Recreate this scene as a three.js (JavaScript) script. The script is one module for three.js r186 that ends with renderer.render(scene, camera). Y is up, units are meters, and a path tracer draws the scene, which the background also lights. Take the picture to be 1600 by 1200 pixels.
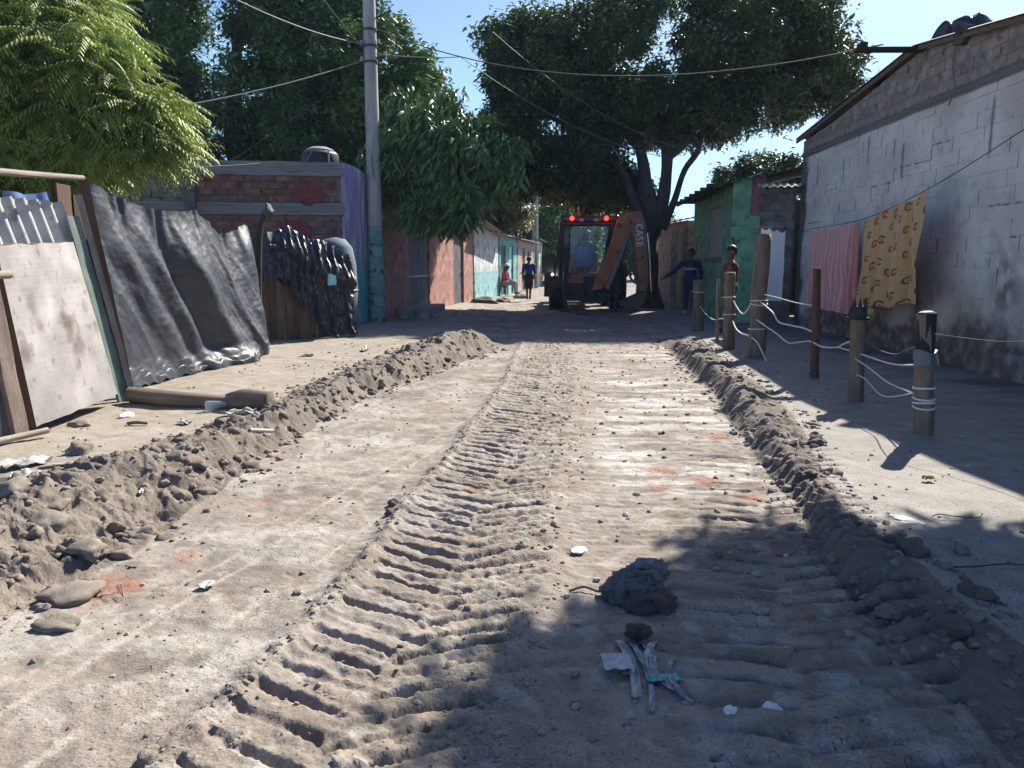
import * as THREE from 'three';
import { mergeGeometries, toCreasedNormals } from 'three/addons/utils/BufferGeometryUtils.js';
import { ImprovedNoise } from 'three/addons/math/ImprovedNoise.js';
import { RoundedBoxGeometry } from 'three/addons/geometries/RoundedBoxGeometry.js';
import { TextGeometry } from 'three/addons/geometries/TextGeometry.js';
import { FontLoader } from 'three/addons/loaders/FontLoader.js';

// ---------------------------------------------------------------- camera, sky, sun, exposure
const scene = new THREE.Scene();
const camera = new THREE.PerspectiveCamera(52.75, 4 / 3, 0.05, 900);
camera.position.set(0, 1.55, 0);
camera.rotation.set(-9.155 * Math.PI / 180, 0, 0);
const renderer = new THREE.WebGLRenderer({ antialias: true });
renderer.toneMapping = THREE.LinearToneMapping;
renderer.toneMappingExposure = 2.25;
renderer.shadowMap.enabled = true;

const SUN_AZ = 35 * Math.PI / 180, SUN_EL = 41 * Math.PI / 180;   // to the right of straight ahead, above the horizon
const sunDir = new THREE.Vector3(Math.sin(SUN_AZ) * Math.cos(SUN_EL), Math.sin(SUN_EL), -Math.cos(SUN_AZ) * Math.cos(SUN_EL));
{ // clear sky: blue above, pale at the horizon, a wide bright aureole round the sun
  const W = 512, H = 256, data = new Float32Array(W * H * 4);
  for (let j = 0; j < H; j++) {
    const el = ((j + 0.5) / H - 0.5) * Math.PI, y = Math.sin(el);
    for (let i = 0; i < W; i++) {
      const az = ((i + 0.5) / W - 0.5) * 2 * Math.PI, x = Math.cos(az) * Math.cos(el), z = Math.sin(az) * Math.cos(el);
      const c = x * sunDir.x + y * sunDir.y + z * sunDir.z, up = Math.max(0, y);
      const k = Math.exp(-up * 4.2), a = Math.acos(Math.min(1, c));
      const glow = 0.5 * Math.exp(-((a / 0.48) ** 2)) + 0.05 * Math.exp(-a / 0.5) + 1.5 * Math.exp(-((a / 0.16) ** 2));
      const o = (j * W + i) * 4;
      data[o] = 0.004 + 0.42 * k + glow * 0.94;
      data[o + 1] = 0.024 + 0.69 * k + glow * 1.0;
      data[o + 2] = 0.13 + 0.92 * k + glow * 1.0;
      data[o + 3] = 1;
      if (y < 0) { data[o] = 0.10; data[o + 1] = 0.095; data[o + 2] = 0.085; }
    }
  }
  const sky = new THREE.DataTexture(data, W, H, THREE.RGBAFormat, THREE.FloatType);
  sky.mapping = THREE.EquirectangularReflectionMapping; sky.magFilter = THREE.LinearFilter; sky.minFilter = THREE.LinearFilter; sky.needsUpdate = true;
  scene.background = sky; scene.environment = sky;
}
const sun = new THREE.DirectionalLight(new THREE.Color(1, 0.945, 0.85), 5);
sun.name = 'sun'; sun.position.copy(sunDir).multiplyScalar(60); sun.target.position.set(0, 0, -14);
sun.position.add(sun.target.position); scene.add(sun, sun.target);
sun.castShadow = true; sun.shadow.mapSize.set(4096, 4096);
Object.assign(sun.shadow.camera, { left: -32, right: 32, top: 32, bottom: -32, near: 1, far: 140 });

// ---------------------------------------------------------------- helpers
const V = (x, y, d) => new THREE.Vector3(x, y, -d);               // d: metres ahead of the camera
let seed = 12345;
const rnd = () => { seed = (seed + 0x6d2b79f5) | 0; let t = Math.imul(seed ^ (seed >>> 15), 1 | seed); t = (t + Math.imul(t ^ (t >>> 7), 61 | t)) ^ t; return ((t ^ (t >>> 14)) >>> 0) / 4294967296; };
const rr = (a, b) => a + (b - a) * rnd();
const gauss = () => (rnd() + rnd() + rnd() + rnd() - 2) * 1.0;
const PN = new ImprovedNoise();
const n3 = (x, y, z = 0) => PN.noise(x, y, z);
const fbm = (x, y, z = 0, o = 4) => { let s = 0, a = 1, f = 1; for (let i = 0; i < o; i++) { s += a * PN.noise(x * f, y * f, z + i * 7.3); a *= 0.5; f *= 2.03; } return s; };
const clamp = (x, a = 0, b = 1) => Math.min(b, Math.max(a, x));
const sst = (a, b, x) => { const t = clamp((x - a) / (b - a)); return t * t * (3 - 2 * t); };
const lerp = (a, b, t) => a + (b - a) * t;
const table = (rows, col) => (d) => { let i = 0; while (i < rows.length - 2 && d > rows[i + 1][0]) i++; const a = rows[i], b = rows[i + 1]; return lerp(a[col], b[col], clamp((d - a[0]) / (b[0] - a[0]))); };
const C = (r, g, b) => new THREE.Color().setRGB(r, g, b);
const taken = {};
const numbered = (n) => { const k = taken[n] = (taken[n] ?? -1) + 1; return k ? n + '_' + String(k).padStart(3, '0') : n; };
function tag(o, label, category, group, kind) { if (label) o.userData.label = label; if (category) o.userData.category = category; if (group) o.userData.group = group; if (kind) o.userData.kind = kind; return o; }
function mesh(name, geo, mat, parent) { const m = new THREE.Mesh(Array.isArray(geo) ? merge(geo) : geo, mat); m.name = parent ? name : numbered(name); m.castShadow = m.receiveShadow = true; (parent ?? scene).add(m); return m; }
function thing(name, label, category, group, pos = [0, 0, 0], turn = 0) { const g = new THREE.Group(); g.name = numbered(name); g.position.set(...pos); g.rotation.y = turn; scene.add(g); return tag(g, label, category, group); }
function merge(list) { list = list.map((g) => { g = g.index ? g.toNonIndexed() : g; if (!g.attributes.uv) g.setAttribute('uv', new THREE.BufferAttribute(new Float32Array(g.attributes.position.count * 2), 2)); for (const k of Object.keys(g.attributes)) if (!['position', 'normal', 'uv'].includes(k)) g.deleteAttribute(k); return g; }); return list.length === 1 ? list[0] : mergeGeometries(list); }
const box = (w, h, d, x = 0, y = 0, z = 0) => { const g = new THREE.BoxGeometry(w, h, d).translate(x, y, z); metres(g); return g; };
const rbox = (w, h, d, x = 0, y = 0, z = 0, r = 0.015) => { const g = new RoundedBoxGeometry(w, h, d, 1, Math.min(r, w * 0.49, h * 0.49, d * 0.49)).translate(x, y, z); metres(g); return g; };
const cyl = (r0, r1, h, x = 0, y = 0, z = 0, n = 14) => new THREE.CylinderGeometry(r1, r0, h, n).translate(x, y + h / 2, z);
function metres(g) { // uv in metres by the dominant axis of each vertex normal
  const p = g.attributes.position, n = g.attributes.normal, uv = new Float32Array(p.count * 2);
  for (let i = 0; i < p.count; i++) { const ax = Math.abs(n.getX(i)), ay = Math.abs(n.getY(i)), az = Math.abs(n.getZ(i)); const X = p.getX(i), Y = p.getY(i), Z = p.getZ(i);
    if (az >= ax && az >= ay) { uv[2 * i] = X; uv[2 * i + 1] = Y; } else if (ax >= ay) { uv[2 * i] = Z; uv[2 * i + 1] = Y; } else { uv[2 * i] = X; uv[2 * i + 1] = Z; } }
  g.setAttribute('uv', new THREE.BufferAttribute(uv, 2)); return g;
}
function jiggle(g, a, f = 3) { // uneven edges: the same offset for equal positions
  const p = g.attributes.position;
  for (let i = 0; i < p.count; i++) { const x = p.getX(i), y = p.getY(i), z = p.getZ(i); p.setXYZ(i, x + a * n3(x * f, y * f, z * f + 5), y + a * n3(x * f + 9, y * f, z * f), z + a * n3(x * f, y * f + 17, z * f)); }
  g.computeVertexNormals(); return g;
}
// a tapered, slightly crooked tube through points with radii
function limb(pts, radii, seg = 9, rough = 0.08, step = 5) {
  const curve = new THREE.CatmullRomCurve3(pts), N = Math.max(2, (pts.length - 1) * step), fr = curve.computeFrenetFrames(N, false), pos = [], uv = [], idx = [], L = curve.getLength();
  for (let i = 0; i <= N; i++) {
    const t = i / N, c = curve.getPoint(t), k = t * (pts.length - 1), a = Math.min(pts.length - 2, Math.floor(k)), r = lerp(radii[a], radii[a + 1], k - a);
    for (let j = 0; j <= seg; j++) {
      const th = (j % seg) / seg * Math.PI * 2, q = r * (1 + rough * 2 * n3(Math.cos(th) * 1.7 + c.x, Math.sin(th) * 1.7 + c.z, c.y * 1.3));
      pos.push(c.x + q * (Math.cos(th) * fr.normals[i].x + Math.sin(th) * fr.binormals[i].x), c.y + q * (Math.cos(th) * fr.normals[i].y + Math.sin(th) * fr.binormals[i].y), c.z + q * (Math.cos(th) * fr.normals[i].z + Math.sin(th) * fr.binormals[i].z));
      uv.push(j / seg * 6.28 * radii[0], t * L);
      if (i < N && j < seg) { const b = i * (seg + 1) + j; idx.push(b, b + 1, b + seg + 1, b + 1, b + seg + 2, b + seg + 1); }
    }
  }
  for (const [ring, flip] of [[0, 1], [N, 0]]) { const c = curve.getPoint(ring / N), at = pos.length / 3; pos.push(c.x, c.y, c.z); uv.push(0, 0); for (let j = 0; j < seg; j++) { const b = ring * (seg + 1) + j; flip ? idx.push(at, b + 1, b) : idx.push(at, b, b + 1); } }
  const g = new THREE.BufferGeometry(); g.setAttribute('position', new THREE.Float32BufferAttribute(pos, 3)); g.setAttribute('uv', new THREE.Float32BufferAttribute(uv, 2)); g.setIndex(idx); g.computeVertexNormals(); return g;
}
const wire = (pts, r, n = 40, seg = 5) => new THREE.TubeGeometry(new THREE.CatmullRomCurve3(pts), n, r, seg);
function sag(a, b, drop, r, n = 24) { const p = []; for (let i = 0; i <= 10; i++) { const t = i / 10; p.push(a.clone().lerp(b, t).setY(lerp(a.y, b.y, t) - drop * 4 * t * (1 - t))); } return wire(p, r, n, 4); }
// a grid surface from f(u, v) -> Vector3, u and v in 0..1
function sheet(nu, nv, f, closeBack = 0) {
  const pos = [], uv = [], idx = [];
  for (let j = 0; j <= nv; j++) for (let i = 0; i <= nu; i++) { const p = f(i / nu, j / nv); pos.push(p.x, p.y, p.z); uv.push(i / nu, 1 - j / nv); if (i < nu && j < nv) { const b = j * (nu + 1) + i; idx.push(b, b + nu + 1, b + 1, b + 1, b + nu + 1, b + nu + 2); } }
  const g = new THREE.BufferGeometry(); g.setAttribute('position', new THREE.Float32BufferAttribute(pos, 3)); g.setAttribute('uv', new THREE.Float32BufferAttribute(uv, 2)); g.setIndex(idx); g.computeVertexNormals();
  if (!closeBack) return g;
  // a second face behind, so that the sheet has thickness
  const p = g.attributes.position, n = g.attributes.normal, back = g.clone(), q = back.attributes.position;
  for (let i = 0; i < p.count; i++) q.setXYZ(i, p.getX(i) - n.getX(i) * closeBack, p.getY(i) - n.getY(i) * closeBack, p.getZ(i) - n.getZ(i) * closeBack);
  const ix = back.index.array; for (let i = 0; i < ix.length; i += 3) { const t = ix[i]; ix[i] = ix[i + 1]; ix[i + 1] = t; }
  back.computeVertexNormals();
  return mergeGeometries([g, back]);
}
const corrugated = (w, h, pitch, amp, t = 0.004) => sheet(Math.max(8, Math.round(w / pitch * 8)), 6, (u, v) => new THREE.Vector3(u * w, -v * h, amp * Math.sin(u * w / pitch * 2 * Math.PI)), t);
// shape with holes, extruded to a wall: front at z = 0, local x and y in metres
function slab(outline, holes = [], t = 0.15) {
  const s = new THREE.Shape(outline.map(([x, y]) => new THREE.Vector2(x, y)));
  for (const [x0, y0, x1, y1] of holes) s.holes.push(new THREE.Path([[x0, y0], [x0, y1], [x1, y1], [x1, y0]].map(([x, y]) => new THREE.Vector2(x, y))));
  return metres(new THREE.ExtrudeGeometry(s, { depth: t, bevelEnabled: false }).translate(0, 0, -t));
}
// turn of a group whose local +x runs from A to B (x, d); its local +z then faces the viewer for whom A is left and B right
const turnOf = (A, B) => Math.atan2(B[1] - A[1], B[0] - A[0]);
const lenOf = (A, B) => Math.hypot(B[1] - A[1], B[0] - A[0]);

// ---------------------------------------------------------------- textures and materials
function noiseTex(size, fn, srgb = true) { // fn(u, v) -> [r, g, b] 0..1, u and v in 0..1
  const data = new Uint8Array(size * size * 4);
  for (let j = 0; j < size; j++) for (let i = 0; i < size; i++) { const c = fn(i / size, j / size), o = (j * size + i) * 4; for (let k = 0; k < 3; k++) data[o + k] = clamp(c[k]) * 255; data[o + 3] = 255; }
  const t = new THREE.DataTexture(data, size, size); t.wrapS = t.wrapT = THREE.RepeatWrapping; t.magFilter = THREE.LinearFilter; t.minFilter = THREE.LinearMipmapLinearFilter; t.generateMipmaps = true;
  if (srgb) t.colorSpace = THREE.SRGBColorSpace; t.needsUpdate = true; return t;
}
// periodic noise on the unit square
const tn = (u, v, f, s = 0) => { const x = u * f, y = v * f, w = (a, b) => n3(a, b, s); const fx = u, fy = v; return lerp(lerp(w(x, y), w(x - f, y), fx), lerp(w(x, y - f), w(x - f, y - f), fx), fy) * 1.5; };
const tfbm = (u, v, f, o, s = 0) => { let r = 0, a = 1; for (let i = 0; i < o; i++) { r += a * tn(u, v, f, s + i * 3.7); a *= 0.55; f *= 2; } return r; };
const rep = (t, x, y = x) => { const c = t.clone(); c.repeat.set(x, y); c.needsUpdate = true; return c; };
const grainMap = noiseTex(1024, (u, v) => { const f = tfbm(u, v, 90, 2, 9), sp = Math.max(0, tn(u, v, 120, 41) - 0.42) * 1.5, dk = Math.max(0, tn(u, v, 70, 57) - 0.4) * 1.3, a = 0.83 + 0.08 * tfbm(u, v, 6, 4, 1) + 0.09 * f + sp * 0.5 - dk * 0.6; return [a, a * 0.995, a * 0.98]; });
const grainBump = noiseTex(1024, (u, v) => { const a = 0.42 + 0.10 * tfbm(u, v, 14, 4, 4) + 0.16 * tfbm(u, v, 110, 2, 21) + 0.9 * Math.max(0, tn(u, v, 60, 33) - 0.38); return [a, a, a]; }, false);
const wallMap = noiseTex(512, (u, v) => { const a = 0.84 + 0.14 * tfbm(u, v, 4, 5, 31), s = Math.max(0, tfbm(u, v, 9, 4, 52) - 0.25) * 0.5; return [a - s, a - s * 1.05, a - s * 1.15]; });
const wallBump = noiseTex(512, (u, v) => { const a = 0.5 + 0.22 * tfbm(u, v, 8, 5, 14); return [a, a, a]; }, false);
const creaseBump = noiseTex(512, (u, v) => { let a = 0.5, f = 5, k = 0.34; for (let i = 0; i < 4; i++) { a += k * (0.3 - Math.abs(tn(u + 0.05 * tn(u, v, 4, 60), v, f, 81 + i * 5))); f *= 2; k *= 0.55; } return [a, a, a]; }, false);
const woodMap = noiseTex(256, (u, v) => { const a = 0.78 + 0.16 * tn(u, v, 4, 3) + 0.2 * n3(u * 40, v * 3, 2) * Math.sin(Math.PI * u) + 0.1 * tn(u, v, 32, 8); return [a, a * 0.96, a * 0.92]; });
const rustMap = noiseTex(256, (u, v) => { const a = 0.85 + 0.12 * tfbm(u, v, 5, 3, 7), r = clamp(tfbm(u, v, 6, 4, 71) * 1.8 - 0.35); return [lerp(a, 0.5, r), lerp(a, 0.33, r), lerp(a, 0.24, r)]; });
const std = (r, g, b, rough = 0.9, extra = {}) => new THREE.MeshStandardMaterial({ color: C(r, g, b), roughness: rough, side: THREE.DoubleSide, ...extra });
const phys = (r, g, b, rough, extra = {}) => new THREE.MeshPhysicalMaterial({ color: C(r, g, b), roughness: rough, side: THREE.DoubleSide, ...extra });
const plaster = (r, g, b, scale = 0.5, rough = 0.93) => std(r, g, b, rough, { map: rep(wallMap, scale), bumpMap: rep(wallBump, scale * 2), bumpScale: 0.006 });
const wood = (r, g, b, s = 1) => std(r, g, b, 0.85, { map: rep(woodMap, 4 * s, 1 * s), bumpMap: rep(woodMap, 4 * s, 1 * s), bumpScale: 0.003 });
const M = {
  soil: new THREE.MeshStandardMaterial({ color: C(1, 1, 1), vertexColors: true, roughness: 0.97, map: rep(grainMap, 1 / 1.1), bumpMap: rep(grainBump, 1 / 1.3), bumpScale: 0.007, side: THREE.DoubleSide }),
  far: std(0.2, 0.17, 0.13, 0.97, { map: rep(grainMap, 30), bumpMap: rep(grainBump, 60), bumpScale: 0.01 }),
  stone: std(0.29, 0.25, 0.21, 0.95, { map: rep(grainMap, 2), bumpMap: rep(grainBump, 2), bumpScale: 0.004 }),
  darkStone: std(0.15, 0.125, 0.11, 0.92, { map: rep(grainMap, 2), bumpMap: rep(grainBump, 2), bumpScale: 0.004 }),
  brickRed: std(0.36, 0.165, 0.11, 0.9, { map: rep(wallMap, 2), bumpMap: rep(wallBump, 3), bumpScale: 0.006 }),
  paper: std(0.55, 0.54, 0.5, 0.8, { map: rep(wallMap, 3) }), whiteStone: std(0.62, 0.6, 0.56, 0.85, { bumpMap: rep(grainBump, 1), bumpScale: 0.004 }),
  bark: std(0.085, 0.068, 0.055, 0.95, { map: rep(wallMap, 1.2, 0.5), bumpMap: rep(wallBump, 3, 0.8), bumpScale: 0.03 }),
  post: wood(0.30, 0.245, 0.19, 1), oldWood: wood(0.27, 0.225, 0.185, 1), greyWood: wood(0.36, 0.33, 0.30, 0.8), darkWood: wood(0.07, 0.055, 0.045, 1), brownWood: wood(0.17, 0.10, 0.07, 0.7),
  concrete: plaster(0.36, 0.34, 0.31, 0.8), mortar: plaster(0.25, 0.24, 0.23, 0.8), asbestos: plaster(0.42, 0.41, 0.39, 0.6), zinc: std(0.45, 0.46, 0.47, 0.5, { metalness: 0.35, map: rep(rustMap, 0.6) }), roofSheet: std(0.28, 0.25, 0.23, 0.75, { map: rep(rustMap, 0.4) }),
  tarp: phys(0.05, 0.06, 0.08, 0.5, { map: rep(wallMap, 3, 2), bumpMap: rep(creaseBump, 3, 2), bumpScale: 0.014, specularIntensity: 1, clearcoat: 0.12, clearcoatRoughness: 0.4 }),
  bagPlastic: phys(0.045, 0.045, 0.048, 0.38, { bumpMap: rep(creaseBump, 3, 3), bumpScale: 0.03, clearcoat: 0.4, clearcoatRoughness: 0.25 }),
  cable: std(0.05, 0.05, 0.052, 0.7), greyCable: std(0.17, 0.17, 0.17, 0.7), rope: std(0.62, 0.6, 0.56, 0.7), iron: std(0.06, 0.06, 0.065, 0.6, { metalness: 0.5 }), black: std(0.015, 0.015, 0.017, 0.55), rubber: std(0.022, 0.021, 0.02, 0.85, { bumpMap: rep(grainBump, 4), bumpScale: 0.004 }),
  glass: new THREE.MeshPhysicalMaterial({ color: C(0.8, 0.86, 0.88), roughness: 0.04, specularIntensity: 0.35, transmission: 0.95, thickness: 0, side: THREE.DoubleSide }),
};

// ---------------------------------------------------------------- ground: one height field, cut into road, banks of spoil and pavements
const LEFT = [[-3, -2.5, -3.0, -3.6], [2, -2.45, -3.0, -3.6], [3.2, -2.24, -2.8, -3.5], [4, -2.03, -2.74, -3.45], [4.7, -1.99, -2.68, -3.4], [5.3, -1.99, -2.46, -3.1], [6.2, -1.97, -2.24, -2.75], [7.4, -1.84, -2.08, -2.5], [9, -1.56, -1.82, -2.4], [10.2, -1.27, -1.56, -2.25], [12.2, -0.55, -1.08, -1.9], [13.2, -0.18, -0.68, -1.7], [14.2, -0.2, -0.6, -1.5], [16, -0.3, -0.7, -1.4], [60, 0.5, 0, -1]];
const RIGHT = [[-3, 1.5, 1.72, 1.98], [2, 1.55, 1.75, 1.98], [2.8, 1.58, 1.77, 1.97], [3.3, 1.56, 1.72, 1.96], [3.7, 1.58, 1.7, 1.95], [4.6, 1.76, 1.85, 2.0], [5, 1.8, 1.95, 2.1], [5.9, 1.93, 2.1, 2.36], [6.8, 2.06, 2.29, 2.6], [7.4, 2.13, 2.36, 2.72], [9, 2.34, 2.54, 2.88], [10, 2.44, 2.62, 2.97], [13, 2.66, 2.84, 3.3], [14, 2.72, 2.95, 3.4], [60, 4.5, 5, 5.4]];
const [LF, LC, LO] = [1, 2, 3].map((k) => table(LEFT, k)), [RF, RC, RO] = [1, 2, 3].map((k) => table(RIGHT, k));
const lBank = table([[-3, 0.2], [3, 0.21], [5, 0.23], [8, 0.19], [11, 0.21], [12.6, 0.31], [13.4, 0.33], [14.3, 0.06], [15, 0.02], [60, 0.0]], 1);
const rBank = table([[-3, 0.03], [2.9, 0.04], [3.3, 0.07], [3.65, 0.15], [4.1, 0.1], [5.5, 0.13], [6.5, 0.17], [8, 0.19], [12.6, 0.2], [13.6, 0.12], [14.6, 0.02], [60, 0]], 1);
const PAVE = 0.1;
const trackC = table([[-3, -0.9], [2.2, -0.62], [2.98, -0.43], [3.64, -0.31], [4.62, -0.22], [5.86, -0.05], [7.6, 0.16], [9.6, 0.36], [13, 0.57], [15, 0.7], [60, 1.5]], 1);
const trackR = table([[-3, 0.4], [2.2, 0.9], [2.98, 1.12], [3.64, 1.3], [4.62, 1.5], [5.86, 1.83], [7, 2.05], [60, 3]], 1);
// the print of a lugged tyre: grooves in a V, the two halves staggered
function tread(x, d, c, half, pitch, bend, amp) {
  const u = (x - c) / half, a = Math.abs(u); if (a > 1.15) return 0;
  const ph = (d - bend * Math.pow(a, 0.8) * (1 + 0.25 * a) + (u > 0 ? pitch * 0.5 : 0)) / pitch + 0.16 * n3(x * 3, d * 1.1, 3) + 0.16 * n3(x * 0.7, d * 0.55, 13) * 2 + 0.06 * n3(x * 11, d * 9, 17);
  const f = ph - Math.floor(ph), id = Math.floor(ph) * 2 + (u > 0 ? 1 : 0);
  const keep = (0.5 + 0.5 * sst(-0.3, 0.1, n3(x * 2.2 + 40, d * 1.6, id * 0.37))) * (0.95 + 0.5 * n3(id * 1.31, 7.7, 2));
  const bw = 0.2 + 0.16 * n3(x * 2.1, d * 1.7, 91), bar = sst(0.0, 0.09, f) * (1 - sst(bw, bw + 0.2, f));
  const span = (1 - sst(0.9, 1.06, a)) * (u > 0 ? sst(-0.02, 0.1, a) : 1) * (a < 0.06 && u > 0 ? 0 : 1);
  return -amp * bar * span * keep;
}
function clods(x, d) { // uneven lumps: warped noise whose grain size and strength wander
  const wx = x + 0.12 * n3(x * 4, d * 4, 31), wd = d + 0.12 * n3(x * 4, d * 4, 47), m = clamp(0.5 + 1.2 * n3(x * 1.6, d * 1.1, 71));
  return lerp(0.03, 0.08, m) * n3(wx * 6.3, wd * 5.1, 1) + lerp(0.012, 0.04, m) * Math.max(-0.2, n3(wx * 13, wd * 12, 6)) * 1.3 + 0.016 * n3(wx * 27, wd * 29, 2) + 0.011 * n3(x * 55, d * 55, 12) + 0.012 * Math.max(0, n3(x * 19, d * 21, 93) - 0.1);
}
function ground(x, d) { // [height, kind]: 0 road, 1 left bank, 2 right bank, 3 left pavement, 4 right pavement
  const lf = LF(d), lc = LC(d), lo = LO(d), rf = RF(d), rc = RC(d), ro = RO(d);
  const wob = 0.10 * n3(d * 0.9, 3.3) + 0.05 * n3(d * 2.7, 8.1);
  const xl = x + wob, xr = x - 0.6 * wob;
  let h, kind = 0, rough = 0;
  const near = 1 - sst(14.2, 15.5, d);
  if (xl < lo) { h = PAVE; kind = 3; }
  else if (xl < lf) { kind = 1; const t = xl < lc ? sst(lo, lc, xl) : 1 - sst(lc, lf, xl) ** 0.8; h = (xl < lc ? lerp(PAVE, lBank(d), t) : lerp(0, lBank(d), t)); rough = sst(0.02, 0.16, xl - lo) * sst(-0.05, 0.12, lf - xl) * near; }
  else if (xr > ro) { h = PAVE; kind = 4; }
  else if (xr > rf) { kind = 2; const t = xr > rc ? 1 - sst(rc, ro, xr) : sst(rf, rc, xr); h = (xr > rc ? lerp(PAVE, rBank(d), t) : rBank(d) * t); rough = sst(0.0, 0.1, ro - xr) * sst(-0.03, 0.08, xr - rf) * near * lerp(0.45, 1, sst(2.9, 3.6, d)); }
  else h = 0;
  if (d > 15) { h = lerp(h, 0.05, sst(15, 17, d) * (kind === 0 ? 0 : 0.6)); }
  h += 0.018 * fbm(x * 0.7, d * 0.5, 2, 3);
  if (kind === 1 || kind === 2) {
    const b = kind === 1 ? 1 : 0.6;
    h += rough * b * (0.085 * n3(x * 2.4, d * 1.9, 5) + clods(x, d));
  }
  if (kind === 0 || kind === 2) {
    const wide = sst(0, 0.25, x - lf) ;
    h += wide * (0.010 * fbm(x * 3, d * 3, 11, 3) + 0.006 * n3(x * 14, d * 14, 4) + 0.004 * n3(x * 40, d * 34, 8));
    if (kind === 0 && x > trackC(d) + 0.4) h += sst(0, 0.2, rf - xr) * sst(0.4, 0.6, x - trackC(d)) * (0.010 * n3(x * 1.8, d * 9, 40) + 0.008 * n3(x * 4, d * 21, 42) * lerp(0.4, 1, sst(3.5, 4.5, d)));
  }
  if (d < 15.5 && kind !== 3 && kind !== 1) {
    const fade = 1 - sst(14, 15.5, d), c = trackC(d), w = 0.42 + 0.03 * n3(d * 0.8, 5);
    const crumble = clamp(fbm(x * 3.3, d * 3.3, 61, 3) * 1.3 - 0.34);
    h += fade * 0.035 * Math.exp(-(((x - c) / 0.52) ** 4));                                    // soft soil thrown up along the wheel track
    h += fade * 0.035 * Math.exp(-(((x - c + w * 1.08) / 0.07) ** 2)) * (0.6 + 1.2 * Math.abs(n3(x * 9, d * 8, 3)));
    h += fade * (1 - crumble) * tread(x, d, c, w, 0.146, 0.2, 0.038);
    h += fade * (1 - crumble) * tread(x, d + 0.07, c + 0.16 + 0.06 * Math.sin(d), w * 0.85, 0.18, 0.15, 0.02);
    h += crumble * 0.02 * n3(x * 22, d * 20, 9) * Math.exp(-(((x - c) / 0.5) ** 4));
    h += fade * Math.exp(-(((x - c) / 0.6) ** 4)) * (0.009 * fbm(x * 11, d * 11, 83, 3) + 0.007 * n3(x * 27, d * 25, 85) + 0.004 * n3(x * 47, d * 44, 84));
    const r = trackR(d), fr = 1 - sst(6.2, 7.4, d);
    h += fr * sst(-0.55, -0.1, xr - r + 0.12 * n3(d * 2.3, 4)) * (0.85 + 0.6 * n3(x * 1.7, d * 1.4, 77)) * tread(xr, d, r, 0.66, 0.15, 0.13, 0.028 + 0.004 * (1 - sst(3.6, 5, d))) + fr * 0.02 * Math.exp(-(((xr - r) / 0.55) ** 4));
    const over = sst(rf - 0.35, rf + 0.1, xr) * (1 - sst(ro - 0.1, ro + 0.04, xr)) * sst(3.7, 4.1, d) * (1 - sst(6.0, 7.2, d));
    if (over > 0) h += over * 0.034 * (0.5 - Math.abs(Math.sin((d - 0.35 * (xr - rf)) / 0.135 * Math.PI + 1.6 * n3(x * 2.2, d * 1.3, 14)))) * (0.8 + 0.6 * n3(x * 3, d * 3, 15));
  }
  if (kind === 3) h += 0.012 * fbm(x * 2.5, d * 2.5, 20, 3) + 0.004 * n3(x * 20, d * 20, 3) + 0.03 * sst(5.8, 4.8, d) * fbm(x * 5, d * 5, 33, 3);
  if (kind === 4) h += 0.004 * fbm(x * 2, d * 2, 23, 3) + 0.0015 * n3(x * 30, d * 30, 3);
  if (d > 15.2 && (kind === 1 || kind === 2)) kind = 0;
  return [h, kind];
}
const groundY = (x, d) => ground(x, d)[0];
const mix3 = (a, b, t) => [lerp(a[0], b[0], t), lerp(a[1], b[1], t), lerp(a[2], b[2], t)];
const SOIL = [0.295, 0.246, 0.204], DARK = [0.175, 0.145, 0.124], PALE = [0.375, 0.332, 0.292], LIME = [0.64, 0.62, 0.6], RED = [0.36, 0.155, 0.095], GREY = [0.34, 0.316, 0.294];
const redSpots = [[-1.96, 3.5, 0.16], [-1.83, 3.52, 0.07], [-1.72, 3.9, 0.07], [-1.6, 4.9, 0.05], [1.35, 5.25, 0.12], [1.12, 5.6, 0.12], [1.55, 4.85, 0.1], [1.8, 6.6, 0.14], [1.0, 5.1, 0.08], [1.3, 3.2, 0.04], [-0.25, 5.0, 0.05]];
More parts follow.
